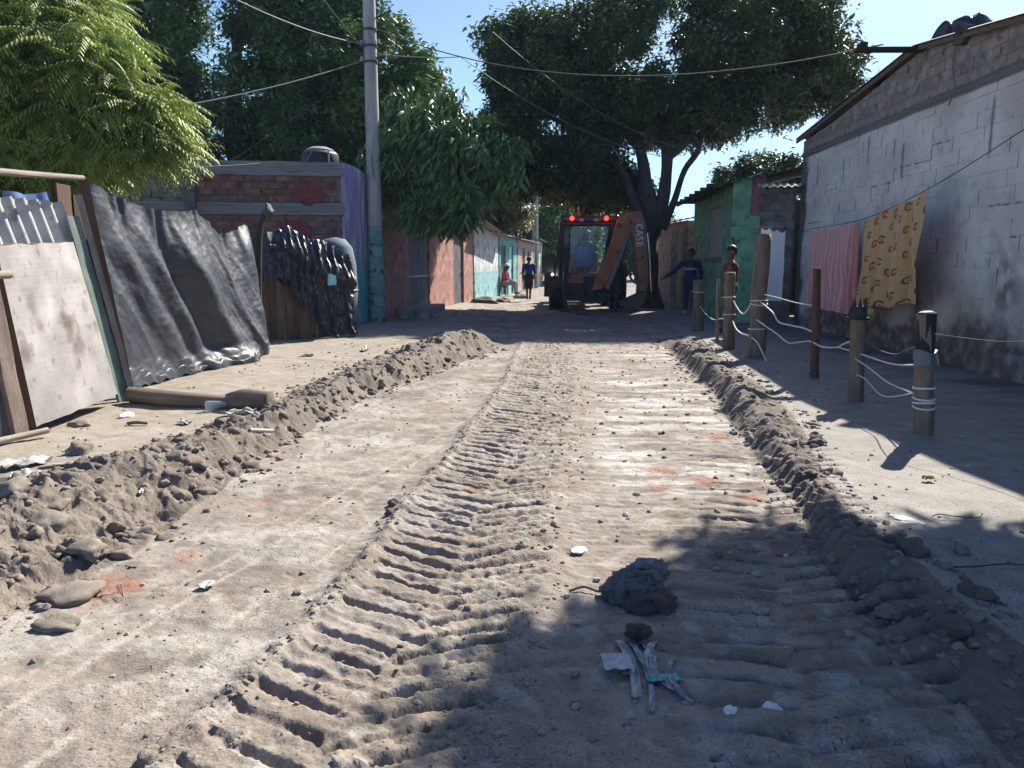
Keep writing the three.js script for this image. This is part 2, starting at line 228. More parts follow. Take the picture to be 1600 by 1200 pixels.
function soilColor(x, d, h, kind) {
  let c, m = fbm(x * 1.1, d * 0.9, 70, 4);
  if (kind === 4) { c = mix3([0.38, 0.352, 0.325], GREY, clamp(0.5 + m)); const s = clamp(fbm(x * 6, d * 6, 90, 3) * 1.6 - 0.3); c = mix3(c, DARK, s * 0.25); const wallward = clamp(sst(4.2, 5.4, x) * (0.35 + 0.9 * fbm(x * 1.3, d * 1.6, 95, 4))); c = mix3(c, [0.075, 0.068, 0.062], wallward * 0.75); }  // pavement turns darker in blotches towards the building on the right
  else if (kind === 3) { c = mix3([0.35, 0.298, 0.242], [0.39, 0.345, 0.295], clamp(0.5 + m * 1.2)); const s = clamp(fbm(x * 5, d * 5, 93, 3) * 1.4 - 0.45); c = mix3(c, DARK, s * 0.5); }
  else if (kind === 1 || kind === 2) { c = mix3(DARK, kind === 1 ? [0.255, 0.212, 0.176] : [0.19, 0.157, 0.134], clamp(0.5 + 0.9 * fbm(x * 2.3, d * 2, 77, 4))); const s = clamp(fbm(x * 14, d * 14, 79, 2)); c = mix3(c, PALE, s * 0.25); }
  else {
    c = mix3(SOIL, PALE, clamp(0.42 + m * 1.1));
    const right = sst(0.5, 0.9, x - trackC(d));
    const lime = right * sst(4.2, 5.5, d) * (1 - sst(13.3, 14.5, d)) * clamp((fbm(x * 0.9, d * 4.5, 50, 4) + 0.2) * 2.8) * clamp(0.7 + 1.6 * n3(x * 0.8, d * 0.45, 51));
    c = mix3(c, LIME, clamp(lime * 0.85));
    const wx = x + 0.25 * n3(x * 1.3, d * 1.3, 151), wd = d + 0.2 * n3(x * 1.3, d * 1.3, 157);
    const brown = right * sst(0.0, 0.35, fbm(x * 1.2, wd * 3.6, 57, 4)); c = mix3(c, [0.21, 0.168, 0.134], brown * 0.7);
    const left = sst(0.2, 0.7, trackC(d) - x);
    const chalk = left * sst(0.02, 0.3, fbm(wx * 1.1 + d * 0.5, wd * 1.5, 53, 5)); c = mix3(c, [0.50, 0.47, 0.43], chalk * 0.55);
    const grey = left * sst(0.1, 0.35, fbm(wx * 1.9, wd * 1.7, 58, 5)); c = mix3(c, [0.20, 0.172, 0.15], grey * 0.6);
    const spot = sst(0.22, 0.4, fbm(x * 6 + 5, d * 4.5, 171, 3)); c = mix3(c, [0.19, 0.16, 0.14], spot * 0.5); const spw = sst(0.26, 0.4, fbm(x * 7, d * 6 + 9, 173, 3)); c = mix3(c, [0.52, 0.5, 0.47], spw * 0.4);
    for (const off of [0, 0.16, 0.5]) { const line = Math.exp(-(((x - (-2.05 + off + 0.30 * (d - 2) + 0.02 * n3(d * 2, off))) / 0.018) ** 2)) * left * (0.5 + n3(x * 4, d * 4, off)); c = mix3(c, [0.5, 0.46, 0.39], clamp(line * 1.6) * 0.75); }
    const fine = clamp(fbm(x * 9, d * 9, 59, 3) * 1.5 - 0.25); c = mix3(c, DARK, fine * 0.45);
  }
  if (kind !== 4) for (const [rx, rd, r] of redSpots) { const q = Math.hypot(x - rx, (d - rd) * 0.75) / r; if (q < 1.6) c = mix3(c, RED, clamp(1.25 - q + 0.9 * n3(x * 18, d * 18, 5)) * 0.75); }
  const g = 1 + 0.16 * n3(x * 30, d * 30, 66) + 0.10 * n3(x * 7, d * 7, 67);
  return c.map((v) => v * g);
}
{
  const xs = [], ds = [];
  for (let x = -60; x < -8; x += 4) xs.push(x);
  for (let x = -8; x < -4.4; x += 0.12) xs.push(x);
  for (let x = -4.4; x < -2.95; x += 0.035) xs.push(x);
  for (let x = -2.95; x < 2.4; x += 0.0135) xs.push(x);
  for (let x = 2.4; x < 4.2; x += 0.03) xs.push(x);
  for (let x = 4.2; x < 8; x += 0.1) xs.push(x);
  for (let x = 8; x <= 60; x += 4) xs.push(x);
  for (let d = -6; d < 1.4; d += 0.15) ds.push(d);
  for (let d = 1.4; d < 15; d += Math.max(0.0125, 0.0125 * Math.pow(d / 4.5, 1.5))) ds.push(d);
  for (let d = 15; d < 60; d += 0.1 + (d - 15) * 0.02) ds.push(d);
  for (let d = 60; d < 400; d += 20) ds.push(d);
  const nx = xs.length, nd = ds.length, Hh = new Float32Array(nx * nd), K = new Uint8Array(nx * nd);
  for (let j = 0; j < nd; j++) for (let i = 0; i < nx; i++) { const r = ground(xs[i], ds[j]); Hh[j * nx + i] = r[0]; K[j * nx + i] = r[1]; }
  const parts = [['dirt_road', null], ['earth_bank', 'long bank of loose grey-brown soil and clods along the left edge of the road'], ['earth_bank', 'low dark ridge of loose soil along the right edge of the road'], ['sandy_pavement', null], ['worn_pavement', null]];
  const remap = parts.map(() => new Int32Array(nx * nd).fill(-1)), out = parts.map(() => ({ p: [], n: [], c: [], uv: [], ix: [] }));
  const vert = (k, v) => {
    if (remap[k][v] >= 0) return remap[k][v];
    const i = v % nx, j = (v / nx) | 0, o = out[k], x = xs[i], d = ds[j], h = Hh[v];
    const i0 = Math.max(0, i - 1), i1 = Math.min(nx - 1, i + 1), j0 = Math.max(0, j - 1), j1 = Math.min(nd - 1, j + 1);
    const gx = (Hh[j * nx + i1] - Hh[j * nx + i0]) / (xs[i1] - xs[i0]), gd = (Hh[j1 * nx + i] - Hh[j0 * nx + i]) / (ds[j1] - ds[j0]), l = Math.hypot(gx, 1, gd);
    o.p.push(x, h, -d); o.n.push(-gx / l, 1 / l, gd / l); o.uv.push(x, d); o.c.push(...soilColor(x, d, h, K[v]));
    return remap[k][v] = o.p.length / 3 - 1;
  };
  for (let j = 0; j < nd - 1; j++) for (let i = 0; i < nx - 1; i++) {
    const a = j * nx + i, k = K[a], q = [a, a + 1, a + nx, a + nx + 1].map((v) => vert(k, v));
    out[k].ix.push(q[0], q[1], q[2], q[1], q[3], q[2]);
  }
  parts.forEach(([name, label], k) => {
    const g = new THREE.BufferGeometry(), o = out[k];
    g.setAttribute('position', new THREE.Float32BufferAttribute(o.p, 3)); g.setAttribute('normal', new THREE.Float32BufferAttribute(o.n, 3)); g.setAttribute('uv', new THREE.Float32BufferAttribute(o.uv, 2)); g.setAttribute('color', new THREE.Float32BufferAttribute(o.c, 3)); g.setIndex(o.ix);
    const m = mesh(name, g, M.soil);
    if (label) tag(m, label, 'earth bank', 'spoil banks along the road'); else tag(m, null, null, null, 'structure');
  });
  console.log('ground', nx, nd);
}
{ const g = new THREE.PlaneGeometry(1600, 1600).rotateX(-Math.PI / 2); const m = mesh('ground', g, M.far); m.position.y = -0.3; tag(m, null, null, null, 'structure'); }

// ---------------------------------------------------------------- buildings
const pieces = (parent, name, list, mats, limit = 300) => { // list of [geometry, material index]; the first ones are parts of their own, the rest is joined
  list.slice(0, limit).forEach(([g, m]) => mesh(name, g, mats[m], parent));
  const rest = list.slice(limit), by = {};
  rest.forEach(([g, m]) => (by[m] ??= []).push(g));
  for (const m of Object.keys(by)) { const o = mesh(name + '_courses', by[m], mats[m], parent); o.userData.kind = 'stuff'; }
};
function brickGeo(w, h, t, x, y, z, seedv) { // a box with knocked corners, uv in wall metres
  const g = new THREE.BoxGeometry(w, h, t), p = g.attributes.position, k = seedv * 3.7;
  for (let i = 0; i < p.count; i++) { const a = p.getX(i), b = p.getY(i), c = p.getZ(i); const s = (q) => 0.007 * n3(a * 9 + k + q, b * 9 + q * 3, c * 9 + k); p.setXYZ(i, a + s(1), b + s(5), c + s(9) * 0.8); }
  g.translate(x, y, z); metres(g); return g;
}
// courses of blocks between y0 and y1(x) for x in 0..L; inside(x, y) may leave blocks out
function courses(L, y0, y1, bw, bh, joint, t, z, inside = () => true, pick = () => 0) {
  const out = [];
  for (let r = 0; ; r++) {
    const yb = y0 + r * bh; if (yb + bh * 0.4 > y1(null)) break;
    for (let x = (r % 2) * -bw / 2; x < L; x += bw) {
      const a = Math.max(0, x), b = Math.min(L, x + bw); if (b - a < 0.05) continue;
      const top = Math.min(yb + bh, y1(a), y1(b)); if (top - yb < bh * 0.35) continue;
      const cx = (a + b) / 2, cy = (yb + top) / 2; if (!inside(cx, cy)) continue;
      const g = brickGeo(b - a - joint, top - yb - joint, t, cx, cy, z - t / 2 + rr(-0.004, 0.004), out.length);
      out.push([g, pick(cx, cy), cx, cy]);
    }
  }
  return out;
}

// --- the long whitewashed block building on the right: local x from its far corner (0) towards the camera
const RW_A = [6.46, 17.77], RW_B = [5.78, 3.9], RWL = lenOf(RW_A, RW_B);
const whiteMap = (() => { // limewash over blocks with real stains: rain streaks, soot at the far corner, grime and flaking near the ground
  const W = 2048, H = 640, cv = document.createElement('canvas'); cv.width = W; cv.height = H; const cx = cv.getContext('2d'), im = cx.createImageData(W, H), PX = W / RWL;
  const drips = [[1.05, 3.5, 0.5], [2.5, 3.45, 0.55], [3.65, 3.7, 0.6], [4.7, 3.5, 0.4], [5.05, 3.4, 0.7], [7.55, 3.6, 0.85], [8.4, 3.2, 0.5]];
  for (let j = 0; j < H; j++) for (let i = 0; i < W; i++) {
    const x = i / PX, y = 4.9 * (1 - j / H), o = (j * W + i) * 4, m = fbm(x * 0.8, y * 0.9, 5, 4), f = fbm(x * 5, y * 5, 8, 3), ff = n3(x * 22, y * 22, 3);
    let c = mix3([0.77, 0.70, 0.63], [0.57, 0.495, 0.42], clamp(0.45 + m * 0.9)); c = mix3(c, [0.45, 0.42, 0.37], clamp(f * 1.3 - 0.25) * 0.7);
    const yel = clamp((1.9 + 0.9 * m - y) * 0.8) * clamp(0.5 + 1.3 * fbm(x * 1.6, y * 1.1, 15, 4)) * sst(3.5, 5.5, x); c = mix3(c, [0.40, 0.34, 0.22], yel * 0.7);
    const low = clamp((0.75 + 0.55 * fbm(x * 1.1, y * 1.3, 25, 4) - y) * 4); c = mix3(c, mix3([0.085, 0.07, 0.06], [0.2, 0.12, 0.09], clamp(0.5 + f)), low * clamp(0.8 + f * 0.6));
    const flake = clamp(fbm(x * 1.9, y * 2.2, 35, 4) * 2.6 - 1.35); c = mix3(c, [0.24, 0.19, 0.16], flake * (y < 1.5 ? 0.7 : 0.2));
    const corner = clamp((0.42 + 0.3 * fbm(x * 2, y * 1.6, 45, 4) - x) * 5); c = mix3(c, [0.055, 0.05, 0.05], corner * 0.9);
    for (const [dx, top, len] of drips) { const q = (x - dx - 0.03 * n3(y * 2, dx)) / (0.035 + 0.02 * n3(y * 5, dx + 3)), run = clamp((top - y) * 12) * clamp((y - (top - len)) * 6); if (Math.abs(q) < 2.5) c = mix3(c, [0.16, 0.14, 0.12], Math.exp(-q * q) * run * 0.85); }
    for (const [x0, x1, yy] of [[3.9, 4.75, 2.78], [4.75, 6.0, 2.98], [6.0, 6.5, 3.18], [0.6, 1.5, 2.3], [7.6, 8.9, 2.2], [8.2, 9.4, 1.8], [1.6, 2.2, 2.9]]) { const q = (y - yy - 0.012 * n3(x * 9, yy)) / 0.012; if (x > x0 && x < x1 && Math.abs(q) < 2.5) c = mix3(c, [0.14, 0.12, 0.10], Math.exp(-q * q) * clamp(0.7 + n3(x * 6, yy) * 2)); }
    for (const [xx, y0, y1] of [[4.75, 2.78, 2.98], [6.0, 2.98, 3.18], [3.9, 2.5, 2.78]]) { const q = (x - xx - 0.01 * n3(y * 14, xx)) / 0.014; if (y > y0 && y < y1 && Math.abs(q) < 2.5) c = mix3(c, [0.14, 0.12, 0.10], Math.exp(-q * q)); }
    const patch = Math.exp(-(((x - 8.2) / 0.35) ** 2) - (((y - 1.2) / 0.5) ** 2)) * clamp(0.6 + fbm(x * 4, y * 4, 55, 3) * 1.5); c = mix3(c, [0.17, 0.13, 0.10], patch * 0.8);
    for (let k = 0; k < 3; k++) im.data[o + k] = 255 * Math.pow(clamp(c[k] * (1 + 0.06 * ff)), 1 / 2.2); im.data[o + 3] = 255;
  }
  cx.putImageData(im, 0, 0); const t = new THREE.CanvasTexture(cv); t.colorSpace = THREE.SRGBColorSpace; t.repeat.set(1 / RWL, 1 / 4.9); return t;
})();
{
  const t = thing('block_house', 'long whitewashed block building with stained gable wall on the right of the street', 'building', null, [RW_A[0], 0.02, -RW_A[1]], turnOf(RW_A, RW_B));
  const roofY = table([[0, 4.13], [1.8, 4.24], [3.3, 4.42], [5.45, 4.68], [6.3, 4.60], [7.4, 4.45], [8.1, 4.33], [13.9, 3.55]], 1), band = 3.74;
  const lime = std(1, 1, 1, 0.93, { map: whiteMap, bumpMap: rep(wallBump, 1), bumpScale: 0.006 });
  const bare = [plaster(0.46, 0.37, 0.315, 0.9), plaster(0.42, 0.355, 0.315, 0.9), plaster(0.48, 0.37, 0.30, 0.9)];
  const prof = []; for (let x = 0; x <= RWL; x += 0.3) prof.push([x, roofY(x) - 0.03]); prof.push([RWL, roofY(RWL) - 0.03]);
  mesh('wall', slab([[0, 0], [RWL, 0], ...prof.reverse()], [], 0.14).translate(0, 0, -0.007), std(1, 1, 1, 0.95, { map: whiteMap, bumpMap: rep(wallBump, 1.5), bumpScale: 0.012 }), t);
  mesh('gable_wall', slab([[0, band + 0.05], [RWL, band + 0.05], ...[...prof].map(([x, y]) => [x, Math.max(y - 0.01, band + 0.06)])], [], 0.1).translate(0, 0, -0.006), plaster(0.40, 0.345, 0.31, 0.9), t);
  const white = courses(RWL, 0.02, (x) => (x === null ? band : band), 0.4, 0.2, 0.0025, 0.05, 0.0);
  white.sort((a, b) => Math.abs(a[2] - 6.4) - Math.abs(b[2] - 6.4));
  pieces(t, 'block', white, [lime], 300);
  const gable = courses(RWL, band + 0.13, (x) => (x === null ? 4.7 : roofY(x) - 0.03), 0.31, 0.15, 0.012, 0.05, 0.002, () => true, () => Math.floor(rnd() * 3));
  gable.sort((a, b) => Math.abs(a[2] - 5.8) - Math.abs(b[2] - 5.8));
  pieces(t, 'brick', gable, bare, 200);
  mesh('ring_beam', jiggle(sheet(60, 2, (u, v) => new THREE.Vector3(u * RWL, band + 0.12 - v * 0.12, 0.018), 0.06), 0.02, 2.5), plaster(0.27, 0.235, 0.21, 0.8), t);
  // side and back walls, and the low pitched roof whose ridge runs away from the street
  mesh('side_wall', [box(0.14, 4.05, 7, 0.07, 2.02, -3.7), box(0.14, 3.5, 7, RWL - 0.07, 1.75, -3.7), box(RWL, 3.5, 0.14, RWL / 2, 1.75, -7.2)], M.mortar, t);
  for (const [a, b] of [[-0.18, 5.45], [5.45, RWL]]) {
    const ya = roofY(Math.max(0, a)) + 0.03, yb = roofY(b) + 0.03, L = Math.hypot(b - a, yb - ya);
    const g = corrugated(7.5, L, 0.18, 0.022, 0.006).rotateX(-Math.PI / 2).rotateY(-Math.PI / 2).translate(0, 0, 0); // x along the roof, z from the street
    const p = g.attributes.position; for (let i = 0; i < p.count; i++) { const z = p.getZ(i), x = p.getX(i), y = p.getY(i); p.setXYZ(i, a + (Math.abs(x) / L) * (b - a), ya + (Math.abs(x) / L) * (yb - ya) + y, 0.16 - Math.abs(z)); }
    g.computeVertexNormals(); mesh('roof_sheet', g, M.roofSheet, t);
  }
  mesh('barge_board', [0, 1].map((k) => { const [a, b] = [[-0.18, 5.45], [5.45, RWL]][k], ya = roofY(Math.max(0, a)), yb = roofY(b), L = Math.hypot(b - a, yb - ya); return box(L, 0.07, 0.04, 0, 0, 0).rotateZ(Math.atan2(yb - ya, b - a)).translate((a + b) / 2, (ya + yb) / 2 - 0.01, 0.1); }), M.oldWood, t);
  const stub = thing('roof_plank', 'dark plank jutting out over the street from the ridge of the whitewashed building', 'plank', null, [6.2, 4.66, -12.3], 0);
  mesh('board', jiggle(rbox(1.15, 0.05, 0.16, -0.45, 0.0, 0, 0.008), 0.012, 4), M.darkWood, stub);
  mesh('end_block', rbox(0.1, 0.1, 0.16, -0.93, 0.05, 0, 0.01), M.darkWood, stub);
  const tank = thing('roof_drum', 'black plastic drum lying on the ridge of the whitewashed building', 'drum', null, [6.34, 4.62, -12.1], 0);
  mesh('drum_body', jiggle(new THREE.CylinderGeometry(0.2, 0.23, 0.5, 18, 3).rotateZ(1.25).translate(0.2, 0.1, 0), 0.02), M.black, tank);
  mesh('rim', new THREE.TorusGeometry(0.21, 0.018, 6, 20).rotateY(1.57).rotateZ(-0.32).translate(-0.03, 0.18, 0), M.black, tank);
  const bag = tag(mesh('roof_bag', jiggle(mergeSmooth(new THREE.IcosahedronGeometry(0.17, 4).scale(1.7, 0.75, 1)), 0.13, 6), M.bagPlastic), 'crumpled black plastic bag on the roof edge of the whitewashed building', 'plastic bag');
  bag.position.copy(V(6.2, 4.58, 11.0));
  const ch = tag(mesh('drain_hose', wire([V(6.02, 4.5, 11.1), V(5.98, 4.1, 11.05), V(6.0, 3.85, 11.0), V(5.97, 3.62, 11.06)], 0.012, 20), M.greyCable), 'thin pale hose hanging from the roof edge over the bare brick gable', 'hose');
}

// --- green house on the right with its low pitched roof
{
  const A = [5.62, 24.4], B = [5.15, 18.5], L = lenOf(A, B);
  const t = thing('green_house', 'green plastered house with sloping grey roof and barred window on the right', 'house', null, [A[0], 0.02, -A[1]], turnOf(A, B));
  const green = plaster(0.25, 0.50, 0.27, 0.6), yF = 3.3;
  mesh('front_wall', slab([[0, 0], [L, 0], [L, yF], [0, yF]], [[2.9, 1.55, 4.7, 2.85], [0.5, 0.05, 1.5, 2.2]], 0.15), green, t);
  const wd = mesh('window', slab([[2.9, 1.55], [4.7, 1.55], [4.7, 2.85], [2.9, 2.85]], [[2.98, 1.63, 4.62, 2.77]], 0.06).translate(0, 0, -0.04), plaster(0.42, 0.30, 0.27, 1), t);
  mesh('pane', box(1.64, 1.14, 0.01, 3.8, 2.2, -0.08), std(0.10, 0.085, 0.085, 0.3), wd);
  for (let k = 0; k < 8; k++) mesh('bar', box(0.02, 1.24, 0.02, 3.05 + k * 0.21, 2.2, -0.02), std(0.5, 0.38, 0.36, 0.6), wd);
  mesh('window_sill', rbox(1.95, 0.06, 0.16, 3.8, 1.52, 0.02), plaster(0.3, 0.26, 0.22), wd);
  const dr = mesh('door', rbox(0.98, 2.13, 0.04, 1, 1.12, -0.08), std(0.34, 0.36, 0.37, 0.6, { map: rep(rustMap, 0.6) }), t); mesh('handle', rbox(0.03, 0.14, 0.05, 0.62, 1.1, -0.04), M.iron, dr);
  // gable end turned to the camera
  const gw = slab([[0, 0], [0.62, 0], [0.62, 3.52], [0, yF]], [], 0.15), gm = mesh('side_wall', gw.rotateY(Math.PI / 2 - 0.08).translate(L - 0.0, 0, -0.005), plaster(0.28, 0.58, 0.34, 0.6), t);
  const smear = (() => { const g = slab([[0.38, 2.55], [0.66, 2.5], [0.72, 3.5], [0.42, 3.44]], [], 0.152); return g.rotateY(Math.PI / 2 - 0.08).translate(L + 0.004, 0, -0.005); })();
  mesh('paint_patch', smear, plaster(0.36, 0.16, 0.19, 1.2), gm);
  mesh('rear_wall', [box(L, 3.3, 0.15, L / 2, 1.65, -5), box(0.15, 3.3, 4.6, 0.1, 1.65, -2.55)], M.mortar, t);
  const roof = corrugated(5.6, L + 0.5, 0.2, 0.02, 0.006).rotateX(-Math.PI / 2), p = roof.attributes.position;
  for (let i = 0; i < p.count; i++) { const across = p.getX(i), along = Math.abs(p.getZ(i)), y = p.getY(i); p.setXYZ(i, along - 0.25, yF + 0.0 + across * 0.23 - 0.14 + y, 0.62 - across); }
  roof.computeVertexNormals(); mesh('roof', roof, M.roofSheet, t);
  mesh('eave_beam', [box(L + 0.4, 0.1, 0.06, L / 2, yF - 0.11, 0.5)], M.darkWood, t);
  for (let k = 0; k < 7; k++) mesh('rafter', box(0.06, 0.08, 0.62, 0.1 + k * L / 6.3, yF - 0.06, 0.28), M.darkWood, t);
}
{ // rough block wall between the green house and the whitewashed building
  const A = [5.75, 18.35], B = [6.5, 18.15], L = lenOf(A, B);
  const t = thing('block_wall', 'short bare block wall between the green house and the whitewashed building', 'wall', null, [A[0], 0.02, -A[1]], turnOf(A, B));
  mesh('core', box(L, 3.12, 0.12, L / 2, 1.56, -0.09), M.mortar, t);
  pieces(t, 'block', courses(L, 0.02, () => 3.12, 0.36, 0.2, 0.018, 0.06, 0.0, () => true, () => Math.floor(rnd() * 2)), [plaster(0.30, 0.265, 0.245, 0.9), plaster(0.24, 0.19, 0.18, 0.9)]);
  mesh('coping', corrugated(L + 0.25, 0.5, 0.15, 0.02).rotateX(-1.35).translate(-0.1, 3.22, 0.25), M.asbestos, t);
}
{ // low brown building behind the tree
  const A = [5.3, 31], B = [5.55, 25.2], L = lenOf(A, B);
  const t = thing('brown_house', 'low brown plastered house behind the big tree with pale door post', 'house', null, [A[0], 0.02, -A[1]], turnOf(A, B));
  mesh('wall', [slab([[0, 0], [L, 0], [L, 2.75], [0, 2.75]], [[1.2, 0, 2.1, 2.1]], 0.15), box(2.9, 2.75, 0.15, 0, 1.37, 0).rotateY(Math.PI / 2).translate(L, 0, -1.5)], plaster(0.4, 0.31, 0.26, 0.7), t);
  mesh('door', rbox(0.9, 2.1, 0.05, 1.65, 1.05, -0.1), M.brownWood, t);
  mesh('pillar', rbox(0.22, 2.35, 0.22, L - 0.3, 1.17, 0.3), plaster(0.42, 0.42, 0.40), t);
  const r = corrugated(3.6, L + 0.6, 0.2, 0.02, 0.006).rotateX(-Math.PI / 2), p = r.attributes.position;
  for (let i = 0; i < p.count; i++) { const ac = p.getX(i), al = Math.abs(p.getZ(i)), y = p.getY(i); p.setXYZ(i, al - 0.3, 2.72 + ac * 0.18 + y, 0.5 - ac); }
  r.computeVertexNormals(); mesh('roof', r, M.asbestos, t);
}

// --- left: brick side wall that faces the camera, painted wall end, row of plastered houses
{
  const A = [-9.4, 17.0], B = [-3.78, 17.85], L = lenOf(A, B);
  const t = thing('brick_wall', 'unplastered red brick side wall with grey concrete bands behind the black plastic fence', 'wall', null, [A[0], 0.02, -A[1]], turnOf(A, B));
  mesh('core', box(L, 3.66, 0.14, L / 2, 1.83, -0.1), M.mortar, t);
  const reds = [plaster(0.33, 0.15, 0.12, 1), plaster(0.27, 0.13, 0.105, 1), plaster(0.38, 0.19, 0.15, 1), plaster(0.25, 0.17, 0.145, 1)], x0 = 2.4;
  const rows = []; for (const [a, b] of [[0.05, 2.5], [2.78, 3.36]]) rows.push(...courses(L - x0 - 0.1, a, () => b, 0.33, 0.145, 0.024, 0.06, 0.0, () => true, () => Math.floor(rnd() * 4)).map(([g, m, cx, cy]) => [g.translate(x0, 0, 0), m, cx, cy]));
  rows.sort((a, b) => b[3] - a[3]); pieces(t, 'brick', rows, reds, 260);
  const grey = courses(x0 - 0.06, 0.05, () => 3.4, 0.4, 0.2, 0.02, 0.06, 0.0, () => true, () => Math.floor(rnd() * 2)); grey.sort((a, b) => b[3] - a[3]);
  pieces(t, 'concrete_block', grey, [plaster(0.27, 0.25, 0.235, 1), plaster(0.23, 0.215, 0.2, 1)], 120);
  for (const [y, h] of [[2.64, 0.26], [3.51, 0.3]]) mesh('concrete_band', jiggle(sheet(40, 2, (u, v) => new THREE.Vector3(u * L, y + h / 2 - v * h, 0.012 + (y > 3 ? 0.006 : 0)), 0.05), 0.014, 2), plaster(0.34, 0.325, 0.31, 0.9), t);
  mesh('column', rbox(0.22, 3.7, 0.2, x0, 1.85, -0.03), plaster(0.2, 0.19, 0.18, 0.8), t);
  mesh('paint_splash', [[4.95, 3.02, 0.46, 0.34], [4.6, 2.2, 0.5, 0.3]].map(([x, y, w, h]) => jiggle(sheet(60, 4, (u, v) => { const a = u * 2 * Math.PI, r = v * (0.75 + 0.4 * n3(Math.cos(a) * 1.6, Math.sin(a) * 1.6, x) + 0.12 * n3(Math.cos(a) * 7, Math.sin(a) * 7, x)); return new THREE.Vector3(x + Math.cos(a) * r * w, y + Math.sin(a) * r * h, 0.016); }), 0.0001)), plaster(0.32, 0.085, 0.09, 1.5), t);
}
const graffiti = (() => { // brushed paint: violet above, turquoise below, white drips
  const W = 256, H = 1024, cv = document.createElement('canvas'); cv.width = W; cv.height = H; const cx = cv.getContext('2d'), im = cx.createImageData(W, H);
  for (let j = 0; j < H; j++) for (let i = 0; i < W; i++) {
    const x = i / W, y = 1 - j / H, o = (j * W + i) * 4, m = fbm(x * 4, y * 9, 3, 4), s = fbm(x * 14, y * 3.5, 9, 3);
    let c = mix3([0.34, 0.25, 0.42], [0.09, 0.36, 0.36], clamp((0.47 + 0.25 * m - y) * 9)); c = mix3(c, [0.5, 0.52, 0.56], clamp(s * 3 - 0.1) * (y > 0.4 ? 0.9 : 0.35));
    c = mix3(c, [0.5, 0.27, 0.22], clamp((x - 0.78 + 0.12 * m) * 8) * 0.9); c = mix3(c, [0.14, 0.09, 0.08], clamp(m * 2 - 1.1));
    for (let k = 0; k < 3; k++) im.data[o + k] = 255 * Math.pow(clamp(c[k]), 1 / 2.2); im.data[o + 3] = 255;
  }
  cx.putImageData(im, 0, 0); const t = new THREE.CanvasTexture(cv); t.colorSpace = THREE.SRGBColorSpace; return t;
})();
{
  const A = [-3.78, 17.85], B = [-3.36, 19.0], L = lenOf(A, B);
  const t = thing('painted_wall', 'narrow wall end painted violet and turquoise beside the utility pole', 'wall', null, [A[0], 0.02, -A[1]], turnOf(A, B));
  const g = slab([[0, 0], [L, 0], [L, 3.45], [L * 0.45, 3.62], [0, 3.66]], [], 0.3); const p = g.attributes.position, uv = g.attributes.uv; for (let i = 0; i < p.count; i++) uv.setXY(i, clamp(p.getX(i) / L, 0.01, 0.99), p.getY(i) / 3.7);
  mesh('wall', g, std(1, 1, 1, 0.85, { map: graffiti, bumpMap: rep(wallBump, 1, 3), bumpScale: 0.012 }), t);
}
